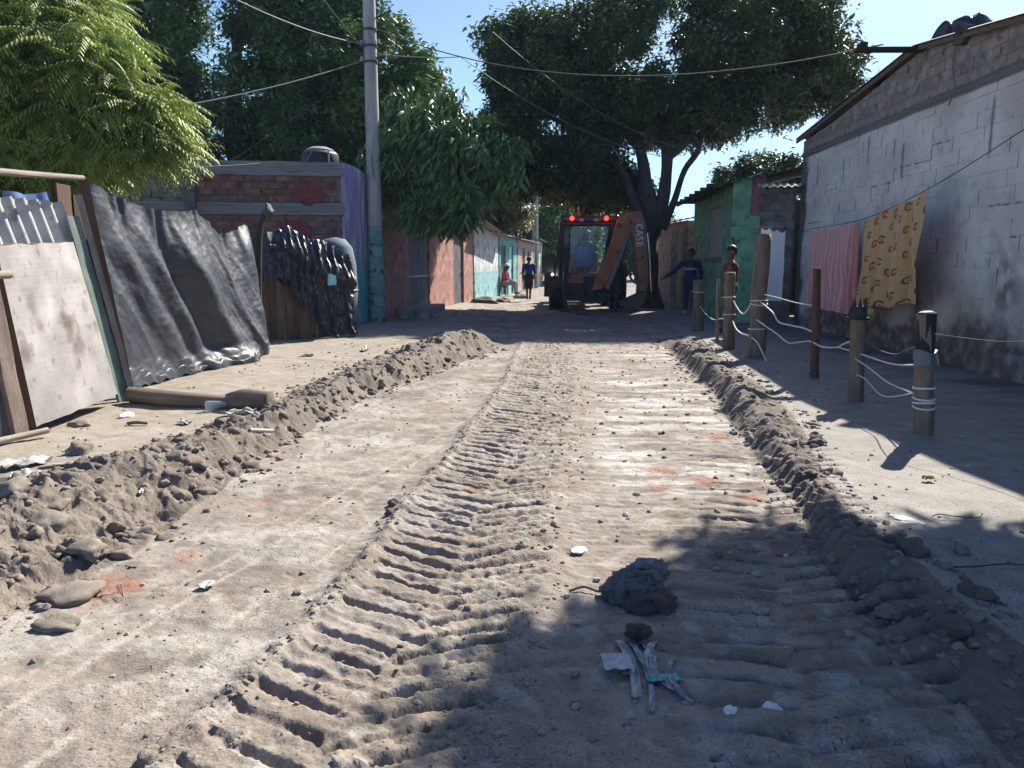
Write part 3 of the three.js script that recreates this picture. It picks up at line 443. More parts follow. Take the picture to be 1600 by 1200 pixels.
function rowHouse(name, label, A, B, h0, h1, depth, mat, { doors = [], windows = [], dado, roofMat = M.roofSheet, eave = 0.35 } = {}) {
  const L = lenOf(A, B), t = thing(name, label, 'house', null, [A[0], 0.02, -A[1]], turnOf(A, B));
  const holes = [...doors.map((q) => [q.x, 0.02, q.x + q.w, q.h]), ...windows.map((q) => [q.x, q.y, q.x + q.w, q.y + q.h])];
  mesh('front_wall', slab([[0, 0], [L, 0], [L, h1], [0, h0]], holes, 0.16), mat, t);
  mesh('side_wall', [box(0.16, Math.min(h0, h1), depth, 0.08, Math.min(h0, h1) / 2, -depth / 2 - 0.16), box(0.16, h1, depth, L - 0.08, h1 / 2, -depth / 2 - 0.16), box(L, Math.min(h0, h1), 0.16, L / 2, Math.min(h0, h1) / 2, -depth)], M.mortar, t);
  if (dado) { const y = dado.h; let x = 0; for (const q of [...doors].sort((a, b) => a.x - b.x).concat([{ x: L, w: 0 }])) { if (q.x - x > 0.05) mesh('dado', box(q.x - x, y, 0.012, (x + q.x) / 2, y / 2, 0.0065), dado.mat, t); x = q.x + q.w; } }
  for (const q of doors) {
    if (q.gate) { const gt = mesh('gate', [box(q.w, 0.04, 0.03, q.x + q.w / 2, q.h - 0.03, -0.05), box(q.w, 0.04, 0.03, q.x + q.w / 2, 1.05, -0.05), box(q.w, 0.04, 0.03, q.x + q.w / 2, 0.12, -0.05)], q.mat ?? M.greyCable, t); for (let x = q.x + 0.05; x < q.x + q.w; x += 0.115) mesh('bar', box(0.018, q.h - 0.1, 0.018, x, q.h / 2, -0.05), q.mat ?? M.greyCable, gt); mesh('doorway_back', box(q.w + 0.4, q.h + 0.3, 0.05, q.x + q.w / 2, q.h / 2, -1.9), plaster(0.3, 0.24, 0.24), t); }
    else { const d = mesh('door', rbox(q.w - 0.02, q.h - 0.03, 0.05, q.x + q.w / 2, q.h / 2, -0.09), q.mat ?? M.brownWood, t); mesh('handle', rbox(0.03, 0.12, 0.05, q.x + q.w - 0.12, 1.05, -0.045), M.iron, d); }
  }
  for (const q of windows) { const w = mesh('window', slab([[q.x, q.y], [q.x + q.w, q.y], [q.x + q.w, q.y + q.h], [q.x, q.y + q.h]], [[q.x + 0.06, q.y + 0.06, q.x + q.w - 0.06, q.y + q.h - 0.06]], 0.05).translate(0, 0, -0.03), q.mat ?? M.brownWood, t); mesh('pane', box(q.w - 0.12, q.h - 0.12, 0.012, q.x + q.w / 2, q.y + q.h / 2, -0.06), std(0.04, 0.045, 0.05, 0.15), w); }
  const r = corrugated(depth + eave + 0.2, L + 0.3, 0.2, 0.02, 0.006).rotateX(-Math.PI / 2), p = r.attributes.position;
  for (let i = 0; i < p.count; i++) { const ac = p.getX(i), al = Math.abs(p.getZ(i)), y = p.getY(i), x = al - 0.15; p.setXYZ(i, x, lerp(h0, h1, x / L) + 0.05 + (ac - eave) * 0.12 + y, eave - ac); }
  r.computeVertexNormals(); mesh('roof', r, roofMat, t);
  return t;
}
const salmon = plaster(0.56, 0.28, 0.235, 0.7);
rowHouse('salmon_house', 'salmon plastered house with barred doorway under the mango tree', [-3.34, 19.05], [-1.42, 28.2], 3.36, 2.86, 5, salmon, { doors: [{ x: 2.55, w: 1.75, h: 2.38, gate: 1, mat: std(0.42, 0.43, 0.46, 0.6) }, { x: 6.9, w: 1.25, h: 2.2, mat: std(0.13, 0.135, 0.15, 0.7, { map: rep(rustMap, 0.5) }) }], windows: [], dado: null });
const pale = plaster(0.72, 0.76, 0.78, 0.6), aqua = plaster(0.36, 0.66, 0.7, 0.6), teal = plaster(0.2, 0.5, 0.48, 0.6);
rowHouse('white_house', 'white house with pale turquoise lower wall past the salmon house', [-1.37, 28.4], [-0.57, 32.4], 2.88, 2.45, 5, pale, { dado: { h: 1.05, mat: aqua }, eave: 0.5 });
rowHouse('turquoise_house', 'turquoise house with dark doors past the white house', [-0.52, 32.7], [0.22, 36.2], 2.5, 2.42, 5, teal, { doors: [{ x: 0.25, w: 0.95, h: 2.1, mat: std(0.06, 0.06, 0.065, 0.7) }, { x: 1.9, w: 0.9, h: 2.1, mat: std(0.3, 0.5, 0.52, 0.6) }] });
rowHouse('beige_house', 'beige house with white framed door far along the left side', [0.26, 36.5], [1.1, 41.5], 2.42, 2.35, 5, plaster(0.48, 0.38, 0.33, 0.6), { doors: [{ x: 1.3, w: 1, h: 2.05, mat: std(0.14, 0.12, 0.11, 0.7) }], windows: [{ x: 3.2, y: 1, w: 0.9, h: 1, mat: M.paper }] });
rowHouse('far_white_house', 'small white house at the far end of the left row', [1.15, 41.9], [1.75, 46], 2.6, 2.5, 5, plaster(0.6, 0.6, 0.58, 0.6), { doors: [{ x: 1.6, w: 0.9, h: 2, mat: M.brownWood }] });
{ // concrete step before the salmon house, and the drum on the roof behind the brick wall
  const s = thing('concrete_step', 'low concrete step in front of the salmon house beside the utility pole', 'step', null, [-2.45, 0.0, -19.6], turnOf([-3.34, 19.05], [-1.42, 28.2]) + 0.1);
  mesh('upper_tread', jiggle(rbox(2.1, 0.34, 0.75, 0.9, 0.17, 0.02, 0.03), 0.02, 3), M.concrete, s); mesh('lower_tread', jiggle(rbox(1.5, 0.17, 0.4, 0.9, 0.085, 0.6, 0.03), 0.02, 3), M.concrete, s);
  const t = thing('water_tank', 'black water tank with grey lid on the roof behind the brick wall', 'water tank', null, [-4.85, 3.72, -20.2]);
  mesh('tank_body', new THREE.LatheGeometry([[0, 0], [0.46, 0], [0.47, 0.1], [0.45, 0.14], [0.47, 0.18], [0.47, 0.42], [0.4, 0.5], [0, 0.5]].map(([x, y]) => new THREE.Vector2(x, y)), 24), M.black, t);
  mesh('lid', new THREE.LatheGeometry([[0, 0.62], [0.2, 0.61], [0.34, 0.55], [0.35, 0.5], [0, 0.5]].map(([x, y]) => new THREE.Vector2(x, y)), 24), std(0.24, 0.25, 0.26, 0.8), t);
  for (const x of [-0.05, 0.32]) mesh('strut', limb([new THREE.Vector3(x, 0.5, 0.42), new THREE.Vector3(x + (x < 0 ? -0.35 : 0.03), -0.15, 0.6)], [0.022, 0.022], 6, 0, 2), M.greyCable, t);
  mesh('stand', box(1.1, 0.3, 1.0, 0, -0.15, 0), M.concrete, t);
}

// ---------------------------------------------------------------- left: shack front, leaning board, plastic sheeting, log
function foldSheet(A, B, topY, botY, folds, lean, amp, nu, nv, extra) {
  const L = lenOf(A, B), dir = new THREE.Vector3((B[0] - A[0]) / L, 0, -(B[1] - A[1]) / L), nor = new THREE.Vector3(-dir.z, 0, dir.x);
  return sheet(nu, nv, (u, v) => {
    let o = 0;
    for (const [a, b, pw, w0, w1, k, v0, v1] of folds) {
      const uc = a + b * Math.pow(v, pw), s = (u - uc) / (u < uc ? w0 : w1) ;
      o += k * Math.exp(-s * s) * sst(v0 - 0.12, v0 + 0.12, v) * (1 - sst(v1 - 0.1, v1 + 0.1, v));
    }
    o += amp * (fbm(u * 7, v * 4, 3, 3) * 0.6 + 0.45 * Math.abs(n3(u * 16 - v * 6, v * 5, 7)) + 0.16 * n3(u * 40, v * 26, 9));
    const yt = topY(u), yb = botY(u), p = new THREE.Vector3(A[0], 0, -A[1]).addScaledVector(dir, u * L).addScaledVector(nor, o + lean * (v - 1));
    p.y = lerp(yt, yb, v); if (extra) extra(p, u, v, dir, nor); return p;
  }, 0.004);
}
{
  const top = table([[0, 2.34], [0.06, 2.3], [0.18, 2.2], [0.34, 2.14], [0.48, 2.16], [0.56, 2.2], [0.62, 2.12], [0.74, 1.9], [0.86, 1.96], [0.95, 2.08], [1, 2.02]], 1);
  const prof = table([[-0.5, 0.02], [-0.2, 0.05], [-0.05, 0.02], [0.03, 0.10], [0.11, 0.04], [0.17, 0.12], [0.22, 0.05], [0.25, 0.0], [0.36, 0.27], [0.39, 0.28], [0.46, 0.2], [0.58, 0.14], [0.62, 0.19], [0.7, 0.08], [0.78, 0.03], [1, 0.06]], 1);
  const g = foldSheet([-4.3, 8.36], [-3.98, 12.3], (u) => top(u) + 0.02 * n3(u * 20, 3), (u) => 0.10 + 0.03 * n3(u * 12, 5), [[0.93, -0.02, 1, 0.10, 0.05, 0.13, 0.05, 1], [0.62, 0.1, 1, 0.10, 0.12, 0.08, 0.75, 1.2], [0.72, 0.26, 0.6, 0.05, 0.07, 0.06, 0.55, 0.95]], 0.16, 0.02, 300, 170, (p, u, v, dir, nor) => {
    const s = u - 0.34 * Math.pow(v, 1.2) * (1.05 - 0.25 * u) + 0.025 * n3(u * 4, v * 2.2, 61), sm = (prof(s - 0.012) + prof(s) + prof(s + 0.012)) / 3, g = 0.25 + 0.75 * sst(0, 0.4, v), fine = 0.5 + 0.5 * n3(u * 3, v * 2.5, 63);
    p.addScaledVector(nor, g * sm * (1 - 0.35 * sst(0.8, 1, v)) + g * (0.045 * (0.32 - Math.abs(n3(s * 6, v * 0.8, 33))) + fine * 0.03 * (0.3 - Math.abs(n3(s * 17, v * 1.9, 35))) + fine * 0.012 * (0.3 - Math.abs(n3(u * 26, v * 22, 39)))) + (1 - sst(0, 0.3, v)) * 0.022 * Math.sin(u * 80 + 6 * n3(u * 9, 2)));
    const q = sst(0.84, 1, v); p.addScaledVector(nor, 0.2 * q * Math.exp(-(((u - 0.6) / 0.16) ** 2)) + 0.05 * q); p.y += q * 0.09 * Math.abs(n3(u * 17, v * 16, 4)) * 1.5; });
  tag(mesh('plastic_sheet', g, M.tarp), 'large black plastic sheet draped in long folds over the yard fence', 'plastic sheet');
  const up = table([[0, 2.0], [0.25, 2.14], [0.5, 1.92], [0.75, 1.86], [1, 1.55]], 1), dn = table([[0, 1.25], [0.2, 1.0], [0.45, 0.45], [0.7, 0.12], [1, 0.16]], 1);
  const f2 = []; for (let k = 0; k < 11; k++) f2.push([0.04 + k * 0.092 + 0.02 * Math.sin(k * 7), 0.05 * Math.sin(k * 3), 1, 0.022, 0.03, 0.07 + 0.05 * Math.sin(k * 5) ** 2, 0.05, 1.2]);
  const g2 = foldSheet([-4.3, 13.9], [-2.98, 14.75], (u) => up(u) + 0.06 * n3(u * 14, 3), (u) => dn(u) + 0.05 * n3(u * 16, 5), f2, 0.12, 0.12, 150, 110, (p, u, v, dir, nor) => { p.addScaledVector(nor, 0.16 * Math.exp(-(((v - 0.3) / 0.12) ** 2)) - 0.10 * Math.exp(-(((v - 0.45) / 0.05) ** 2)) - 0.05 * Math.exp(-(((v - 0.74) / 0.04) ** 2)) + 0.1 * sst(0.9, 1, v)); p.y += 0.05 * n3(u * 9, v * 9, 2); });
  tag(mesh('plastic_sheet', g2, M.bagPlastic), 'crumpled black plastic bags bunched over the end of the plank fence', 'plastic sheet');
  const g3 = foldSheet([-4.5, 13.6], [-3.8, 14.2], (u) => 2.02 + 0.05 * n3(u * 6, 8), (u) => 1.2 + 0.12 * n3(u * 9, 8), [[0.3, 0.05, 1, 0.1, 0.1, 0.08, 0, 1.2], [0.7, 0.0, 1, 0.1, 0.06, 0.1, 0, 1.2]], 0.05, 0.05, 50, 40);
  tag(mesh('plastic_sheet', g3.translate(-0.03, 0, -0.06), M.tarp), 'dark plastic flap hanging over the top of the brown planks', 'plastic sheet');
  const k = thing('plank_fence', 'short fence of brown upright planks between the black plastic sheets', 'fence', null, [-4.42, 0.04, -13.75], turnOf([-4.42, 13.75], [-3.45, 14.45]));
  const pm = [wood(0.24, 0.165, 0.115, 0.8), wood(0.19, 0.125, 0.085, 0.8), wood(0.28, 0.21, 0.155, 0.8)];
  for (let i = 0; i < 8; i++) mesh('plank', jiggle(rbox(0.135, 1.45 + 0.12 * Math.sin(i * 5), 0.022, 0, 0, 0, 0.006), 0.008, 4).rotateZ(0.05 * Math.sin(i * 3.1) - 0.03).translate(0.07 + i * 0.15, 0.74, -0.1 + 0.012 * (i % 2)), pm[i % 3], k);
  mesh('rail', [box(1.25, 0.06, 0.04, 0.6, 0.35, -0.13), box(1.25, 0.06, 0.04, 0.6, 1.2, -0.13)], M.oldWood, k);
  const tub = thing('blue_barrel', 'faded blue barrel behind the crumpled plastic bags', 'barrel', null, [-3.42, 0.05, -15.2]);
  mesh('barrel_body', new THREE.LatheGeometry([[0, 0], [0.36, 0], [0.4, 0.4], [0.38, 0.42], [0.41, 0.9], [0.39, 1.4], [0.33, 1.72], [0.2, 1.88], [0, 1.92]].map(([x, y]) => new THREE.Vector2(x, y)), 24), std(0.12, 0.15, 0.19, 0.85), tub);
  mesh('hoop', new THREE.TorusGeometry(0.405, 0.02, 6, 24).rotateX(1.57).translate(0, 0.9, 0), std(0.1, 0.15, 0.22, 0.5), tub);
  const scrap = tag(mesh('plastic_scrap', jiggle(sheet(8, 8, (u, v) => new THREE.Vector3((u - 0.5) * 0.15, (0.5 - v) * 0.2, 0.02 * Math.sin(u * 6))), 0.03, 9), std(0.3, 0.62, 0.66, 0.4)), 'small turquoise scrap caught in the crumpled black plastic', 'plastic scrap'); scrap.position.copy(V(-3.28, 1.18, 14.25));
  const stub = thing('forked_post', 'dark crooked post topped with plastic behind the large black sheet', 'post', null, [-4.2, 0, -12.9]);
  mesh('stem', limb([new THREE.Vector3(0, 0, 0), new THREE.Vector3(0.02, 1.2, 0.02), new THREE.Vector3(0.1, 2.1, 0), new THREE.Vector3(0.2, 2.32, 0.02)], [0.05, 0.05, 0.045, 0.04], 8), M.darkWood, stub);
  mesh('wrapping', jiggle(new THREE.IcosahedronGeometry(0.09, 2).translate(0.22, 2.34, 0.02), 0.04, 9), M.bagPlastic, stub);
}
{ // leaning plywood board
  const bl = V(-3.99, 0.16, 6.36), br = V(-3.97, 0.21, 7.68), tl = V(-4.2, 1.66, 6.4), tr = V(-4.38, 1.72, 7.86), back = new THREE.Vector3(-0.07, 0, 0.03);
  const f = (u, v) => { const p = tl.clone().lerp(tr, u).lerp(bl.clone().lerp(br, u), v); p.y += (v === 0 ? 0.02 * n3(u * 6, 2) : v === 1 ? 0.025 * n3(u * 7, 9) : 0) + 0; p.x += 0.015 * Math.sin(u * 3) * Math.sin(v * 3); return p; };
  const boardMap = noiseTex(512, (u, v) => { const a = 0.55 + 0.10 * fbm(u * 3, v * 3, 4, 4), st = clamp(fbm(u * 4, v * 4, 12, 4) * 1.8 - 0.1) * Math.exp(-(((v - 0.5) / 0.22) ** 2)), sp = clamp(fbm(u * 14, v * 14, 19, 2) * 2 - 0.75), gr = 0.03 * n3(u * 3, v * 90, 5), ch = clamp(fbm(u * 2.4, v * 2.4, 27, 4) * 1.6 - 0.2) * 0.05; return [a + gr + ch - st * 0.20 - sp * 0.12, a * 0.965 + gr + ch - st * 0.23 - sp * 0.13, a * 0.95 + gr + ch - st * 0.24 - sp * 0.13]; });
  const board = thing('plywood_board', 'weathered beige plywood board leaning against the shack by the road', 'board');
  mesh('face', sheet(24, 30, f), std(1, 1, 1, 0.85, { map: boardMap, bumpMap: boardMap, bumpScale: 0.004 }), board);
  mesh('back_panel', sheet(12, 14, (u, v) => f(u, v).add(back)), M.oldWood, board);
  mesh('edge', [sheet(1, 30, (u, v) => f(0, v).addScaledVector(back, u)), sheet(1, 30, (u, v) => f(1, v).addScaledVector(back, u)), sheet(24, 1, (u, v) => f(u, 0).addScaledVector(back, v)), sheet(24, 1, (u, v) => f(u, 1).addScaledVector(back, v))], M.brownWood, board);
}
const plankAt = (name, label, a, b, w, t, mat, cat = 'plank', roll = 0) => { // a board from point a to point b
  const L = a.distanceTo(b), g = jiggle(new THREE.BoxGeometry(w, L, t, 2, 8, 1), 0.010, 3); metres(g);
  const m = tag(mesh(name, g, mat), label, cat); m.position.copy(a).lerp(b, 0.5); m.quaternion.setFromUnitVectors(new THREE.Vector3(0, 1, 0), b.clone().sub(a).normalize()); m.rotateY(roll); return m;
};
plankAt('fence_plank', 'tall turquoise grey plank right of the leaning plywood board', V(-4.0, 0.1, 7.86), V(-4.46, 1.98, 8.02), 0.14, 0.03, std(0.22, 0.33, 0.31, 0.8, { map: rep(woodMap, 4, 1) }), 'plank', 1.2);
plankAt('fence_plank', 'narrow pale grey batten between the turquoise plank and the black sheet', V(-3.93, 0.1, 7.93), V(-4.44, 2.2, 8.14), 0.06, 0.05, M.greyWood, 'plank', 0.5);
plankAt('fence_post', 'brown post at the corner where the black sheet is tied', V(-4.05, 0.1, 8.1), V(-4.47, 2.34, 8.3), 0.09, 0.09, M.brownWood, 'post', 0.6);
plankAt('shack_post', 'broad pinkish grey timber left of the leaning plywood board', V(-4.03, 0.1, 6.2), V(-4.15, 1.45, 6.18), 0.13, 0.06, wood(0.36, 0.29, 0.26, 0.8), 'post', 1.3);
plankAt('shack_post', 'tall grey timber post at the left edge of the picture', V(-4.22, 0.1, 6.2), V(-4.22, 2.24, 6.34), 0.11, 0.09, M.greyWood, 'post', 0.9);
{
  const t = tag(mesh('bamboo_rail', limb([V(-4.35, 2.24, 5.6), V(-4.3, 2.27, 6.6), V(-4.44, 2.38, 8.25)], [0.03, 0.032, 0.026], 8, 0.03), M.greyWood), 'pale bamboo rail across the top of the shack front', 'rail');
  tag(mesh('bamboo_rail', limb([V(-4.12, 1.42, 5.6), V(-4.02, 1.43, 6.26)], [0.035, 0.033], 8, 0.03), wood(0.5, 0.45, 0.4, 1)), 'short pale bamboo rail at the left edge beside the board', 'rail');
  tag(mesh('bamboo_pole', limb([V(-4.25, 0.13, 5.5), V(-3.98, 0.14, 6.05), V(-3.85, 0.15, 6.28)], [0.028, 0.028, 0.026], 8, 0.03), wood(0.52, 0.48, 0.43, 1)), 'pale bamboo pole lying on the ground before the shack', 'pole');
  const z = tag(mesh('zinc_sheet', corrugated(0.85, 1.3, 0.11, 0.018), M.zinc), 'corrugated zinc sheet at the left edge behind the timber', 'metal sheet'); z.position.copy(V(-4.18, 1.42, 5.42)); z.rotation.y = 1.5; 
  const a = tag(mesh('corrugated_sheet', corrugated(1.15, 1.0, 0.17, 0.03), plaster(0.62, 0.6, 0.57, 0.6)), 'white corrugated sheet rising behind the leaning plywood board', 'roof sheet'); a.position.copy(V(-4.74, 2.12, 7.02)); a.rotation.set(-0.32, 1.45, 0, 'YXZ');
  const w = thing('shack', 'dark timber shack behind the plywood board and the plastic sheeting', 'shack', null, [-4.62, 0.03, -6.0], turnOf([-4.62, 6.0], [-4.55, 12.6]));
  for (let i = 0; i < 24; i++) { const h = (i > 7 && i < 10 ? 2.26 : 1.78) + 0.06 * Math.sin(i * 4); mesh('board', jiggle(box(0.26, h, 0.03, 0.14 + i * 0.275, h / 2, -0.12 + 0.012 * (i % 2)), 0.01, 4), i % 3 ? M.brownWood : M.darkWood, w); }
  const rf = sheet(66, 4, (u, v) => new THREE.Vector3(u * 6.6, 1.72 + 0.02 * Math.sin(u * 6.6 / 0.2 * 6.28) - v * 0.1, -0.15 - v * 2.5), 0.005); mesh('roof', rf, M.roofSheet, w);
  mesh('back_wall', [box(6.6, 1.7, 0.05, 3.3, 0.85, -2.7), box(0.05, 1.7, 2.5, 0.02, 0.85, -1.4), box(0.05, 1.7, 2.5, 6.58, 0.85, -1.4)], M.darkWood, w);
  const c = tag(mesh('blue_cloth', jiggle(sheet(26, 12, (u, v) => V(-4.8 + 0.04 * Math.sin(u * 9), 2.2 - 0.05 * Math.sin(u * 3.1) + 0.06 * u - v * (0.13 + 0.16 * u), 7.5 + u * 0.75), 0.004), 0.03, 6), std(0.09, 0.15, 0.30, 0.85)), 'blue and white cloth hanging over the shack behind the corrugated sheet', 'cloth');
  const log = thing('timber_log', 'weathered squared log lying in front of the black plastic sheet', 'log');
  mesh('beam', limb([V(-3.92, 0.18, 7.82), V(-3.4, 0.17, 7.62), V(-2.75, 0.15, 7.5), V(-2.66, 0.16, 7.5)], [0.085, 0.085, 0.075, 0.08], 6, 0.14, 8), M.oldWood, log);
  mesh('thick_end', limb([V(-2.78, 0.165, 7.5), V(-2.62, 0.19, 7.48), V(-2.36, 0.18, 7.44)], [0.095, 0.115, 0.105], 6, 0.12, 8), M.oldWood, log);
}

// ---------------------------------------------------------------- right: posts, ropes, washing
const posts = [];
for (const [x, d, h, r, m, lx, label] of [
  [3.87, 16.13, 1.09, 0.115, 'post', -0.02, 'stout short wooden post farthest back, below the green house window'], [3.62, 13.61, 1.16, 0.028, 'greyWood', -0.03, 'thin pale stake between the two rear wooden posts'], [3.55, 12.62, 1.3, 0.092, 'post', -0.04, 'medium wooden post in front of the person in the red shirt'],
  [3.65, 11.53, 1.87, 0.12, 'post', 0.02, 'tallest and thickest wooden post of the rope fence'], [3.76, 9.5, 1.4, 0.05, 'brownWood', -0.06, 'crooked dark stake before the pink sheet'], [3.55, 7.87, 1.0, 0.072, 'post', -0.04, 'short wooden post with a black collar on top'], [3.43, 6.31, 1.07, 0.073, 'post', -0.06, 'nearest wooden post, bound with rope and black tape']]) {
  const t = thing('fence_post', label, 'post', 'posts of the rope fence', [x, 0.04, -d]), pts = [], rad = [], n = 4;
  for (let i = 0; i <= n; i++) { pts.push(new THREE.Vector3(lx * i / n + (i % 4 ? r * 0.25 * n3(x * 9, i * 1.7) : 0), h * i / n + 0.001, 0.02 * n3(i, d))); rad.push(r * (1.04 - 0.1 * i / n)); }
  mesh('post_stem', limb(pts, rad, 12, 0.07, 5), M[m], t); posts.push([t, h, r, lx]);
}
{
  const [p5, h5, r5, l5] = posts[5]; mesh('black_collar', jiggle(new THREE.CylinderGeometry(0.075, 0.098, 0.12, 14, 2).translate(l5, h5 - 0.02, 0), 0.02, 8), M.black, p5);
  mesh('collar_rim', new THREE.TorusGeometry(0.098, 0.014, 6, 18).rotateX(1.57).translate(l5, h5 - 0.08, 0), M.black, p5);
  for (let k = 0; k < 3; k++) mesh('torn_tip', jiggle(new THREE.ConeGeometry(0.03, 0.12, 5).translate(l5 - 0.05 + k * 0.05, h5 + 0.08, 0.02 * k), 0.02, 9), M.black, p5);
  const [p6, h6, r6, l6] = posts[6]; mesh('black_tape', new THREE.CylinderGeometry(0.072, 0.08, 0.34, 14, 1).translate(l6 * 0.86, h6 - 0.16, 0), M.rubber, p6);
  mesh('plastic_wrap', jiggle(new THREE.CylinderGeometry(0.095, 0.1, 0.12, 14, 3).translate(l6 * 0.66, h6 - 0.36, 0), 0.03, 7), std(0.11, 0.12, 0.14, 0.5), p6);
  mesh('cap_stone', jiggle(new THREE.IcosahedronGeometry(0.05, 1).scale(1.1, 0.3, 1.1).translate(l6, h6 + 0.012, 0), 0.01, 9), M.whiteStone, p6);
  for (const y of [0.3, 0.335, 0.375, 0.46]) mesh('rope_turn', new THREE.TorusGeometry(0.079, 0.010, 5, 20).rotateX(1.57 + 0.14 * Math.sin(y * 90)).translate(l6 * y, y, 0), M.rope, p6);
  for (const [i, y] of [[3, 0.86], [3, 0.9], [3, 0.48], [2, 0.62], [2, 0.9], [0, 0.85]]) { const [p, h, r, l] = posts[i]; mesh('rope_turn', new THREE.TorusGeometry(r * 1.04, 0.010, 5, 22).rotateX(1.57 + 0.16 * Math.sin(y * 60)).translate(l * y / h, y, 0), M.rope, p); }
}
const rope = (pts, label, r = 0.011, mat = M.rope, cat = 'rope') => tag(mesh('fence_rope', wire(pts.map((q) => V(...q)), r, pts.length * 9, 6), mat), label, cat, 'ropes between the fence posts');
rope([[3.56, 0.89, 12.5], [3.57, 0.82, 12.4], [3.59, 0.71, 12.1], [3.58, 0.79, 11.8], [3.57, 0.9, 11.6]], 'short V of white rope between the medium and the tallest post');
rope([[3.57, 0.6, 12.6], [3.56, 0.46, 12.3], [3.56, 0.41, 12], [3.56, 0.41, 11.6], [3.59, 0.35, 11.3], [3.64, 0.22, 11.2], [3.68, 0.07, 11.1]], 'white rope passing the tallest post with its loose end hanging to the ground', 0.013);
rope([[3.64, 0.93, 11.4], [3.67, 0.87, 11.2], [3.67, 0.8, 10.9], [3.68, 0.7, 10.7], [3.71, 0.68, 10.3], [3.73, 0.68, 9.9], [3.73, 0.65, 9.5]], 'white rope from the tallest post down to the middle of the crooked stake');
rope([[3.6, 0.67, 11.4], [3.64, 0.6, 11.1], [3.67, 0.53, 10.7], [3.69, 0.45, 10.3], [3.7, 0.5, 9.9], [3.71, 0.54, 9.6], [3.66, 0.53, 9.1], [3.63, 0.58, 8.6], [3.55, 0.67, 8.2], [3.49, 0.74, 7.8]], 'long white rope from the tallest post past the stake to the collared post', 0.010);
rope([[3.69, 1.04, 11.5], [3.73, 1.02, 11], [3.7, 1.0, 10.4], [3.68, 0.99, 9.9], [3.69, 0.99, 9.5]], 'topmost rope from the tallest post to the crooked stake', 0.007);
rope([[3.6, 0.59, 8.5], [3.54, 0.6, 7.8], [3.49, 0.6, 7.1], [3.41, 0.65, 6.6], [3.35, 0.71, 6.25]], 'upper pale rope from the collared post to the nearest post', 0.008);
rope([[3.5, 0.56, 7.9], [3.45, 0.51, 7.4], [3.38, 0.46, 6.9], [3.32, 0.46, 6.5], [3.3, 0.46, 6.25]], 'slanting rope from the collared post to the bindings of the nearest post', 0.006);
rope([[3.51, 0.39, 7.8], [3.5, 0.38, 7.6], [3.45, 0.34, 7.3], [3.37, 0.33, 7.0], [3.34, 0.34, 6.8], [3.3, 0.4, 6.5], [3.29, 0.47, 6.25]], 'lowest kinked rope between the collared and the nearest post', 0.006);
rope([[3.56, 0.78, 7.8], [3.5, 0.73, 7.5], [3.42, 0.71, 7.1], [3.39, 0.72, 6.8], [3.32, 0.79, 6.5], [3.28, 0.85, 6.25]], 'dull rope sagging behind between the tops of the two nearest posts', 0.005, M.oldWood);
rope([[3.87, 0.6, 16], [3.76, 0.49, 15], [3.65, 0.47, 14], [3.58, 0.55, 13.2], [3.53, 0.57, 12.7]], 'white rope sagging from the farthest post to the medium post', 0.010);
rope([[3.37, 0.96, 6.3], [3.48, 0.95, 6.0], [3.59, 0.95, 5.7], [3.69, 0.99, 5.3], [3.8, 1.0, 4.6]], 'thin dark wire running right from the nearest post out of view', 0.003, M.cable, 'wire');
// washing on a line along the whitewashed wall
tag(mesh('clothes_line', wire([V(5.87, 2.12, 16.6), V(5.8, 2.13, 15.27), V(5.68, 2.2, 12.7), V(5.57, 2.49, 10.6), V(5.47, 2.92, 8.6), V(5.4, 3.35, 6.9)], 0.006, 50), M.cable), 'dark clothes line slanting up along the whitewashed wall', 'clothes line');
const yellowPrint = (() => {
  const S = 512, cv = document.createElement('canvas'); cv.width = cv.height = S; const c = cv.getContext('2d');
  c.fillStyle = '#dcb27c'; c.fillRect(0, 0, S, S);
  for (let i = 0; i < 8; i++) { c.fillStyle = i % 2 ? 'rgba(226,192,132,0.6)' : 'rgba(204,164,92,0.5)'; c.fillRect(i * 64, 0, 30, S); }
  const mark = (x, y, s, col) => { c.strokeStyle = col; c.lineWidth = 9 * s; c.lineJoin = 'round'; c.beginPath(); c.moveTo(x + 13 * s, y - 9 * s); c.lineTo(x + 3 * s, y - 17 * s); c.lineTo(x - 12 * s, y - 12 * s); c.lineTo(x - 14 * s, y + 9 * s); c.lineTo(x - 2 * s, y + 17 * s); c.lineTo(x + 12 * s, y + 10 * s); c.stroke(); c.fillStyle = col; c.beginPath(); c.arc(x + 1 * s, y + 1 * s, 4 * s, 0, 7); c.fill(); };
  for (let j = 0; j < 9; j++) for (let i = 0; i < 6; i++) { const x = i * 92 + (j % 2) * 46 + 22 + rr(-8, 8), y = j * 60 + 28 + rr(-7, 7); mark(x, y, rr(0.8, 1.1), ['#a03a22', '#96582e', '#a8452a'][(i + j * 2) % 3]); }
  const t = new THREE.CanvasTexture(cv); t.colorSpace = THREE.SRGBColorSpace; t.wrapS = t.wrapT = THREE.RepeatWrapping; return t;
})();
function washing(a, b, drop, wave, folds, twist) { // hangs from a to b (Vector3), drop(u) metres down
  const n = b.clone().sub(a).setY(0).normalize(), nor = new THREE.Vector3(-n.z, 0, n.x);
  return sheet(90, 60, (u, v) => { const p = a.clone().lerp(b, u); p.y += -drop(u) * v + -0.05 * Math.abs(Math.sin(u * 3.14 * 3)) * (1 - v); p.addScaledVector(nor, 0.03 + wave * (0.25 + v) * Math.sin(u * folds * 6.28 + 3 * n3(u * 3, v * 1.2)) + 0.5 * wave * n3(u * 13, v * 3, 5) * (0.3 + v) + twist * v * Math.max(0, n3(u * 5, v * 1.5, 3))); p.addScaledVector(n, 0.03 * v * n3(u * 4, v * 3, 9)); return p; }, 0.003);
}
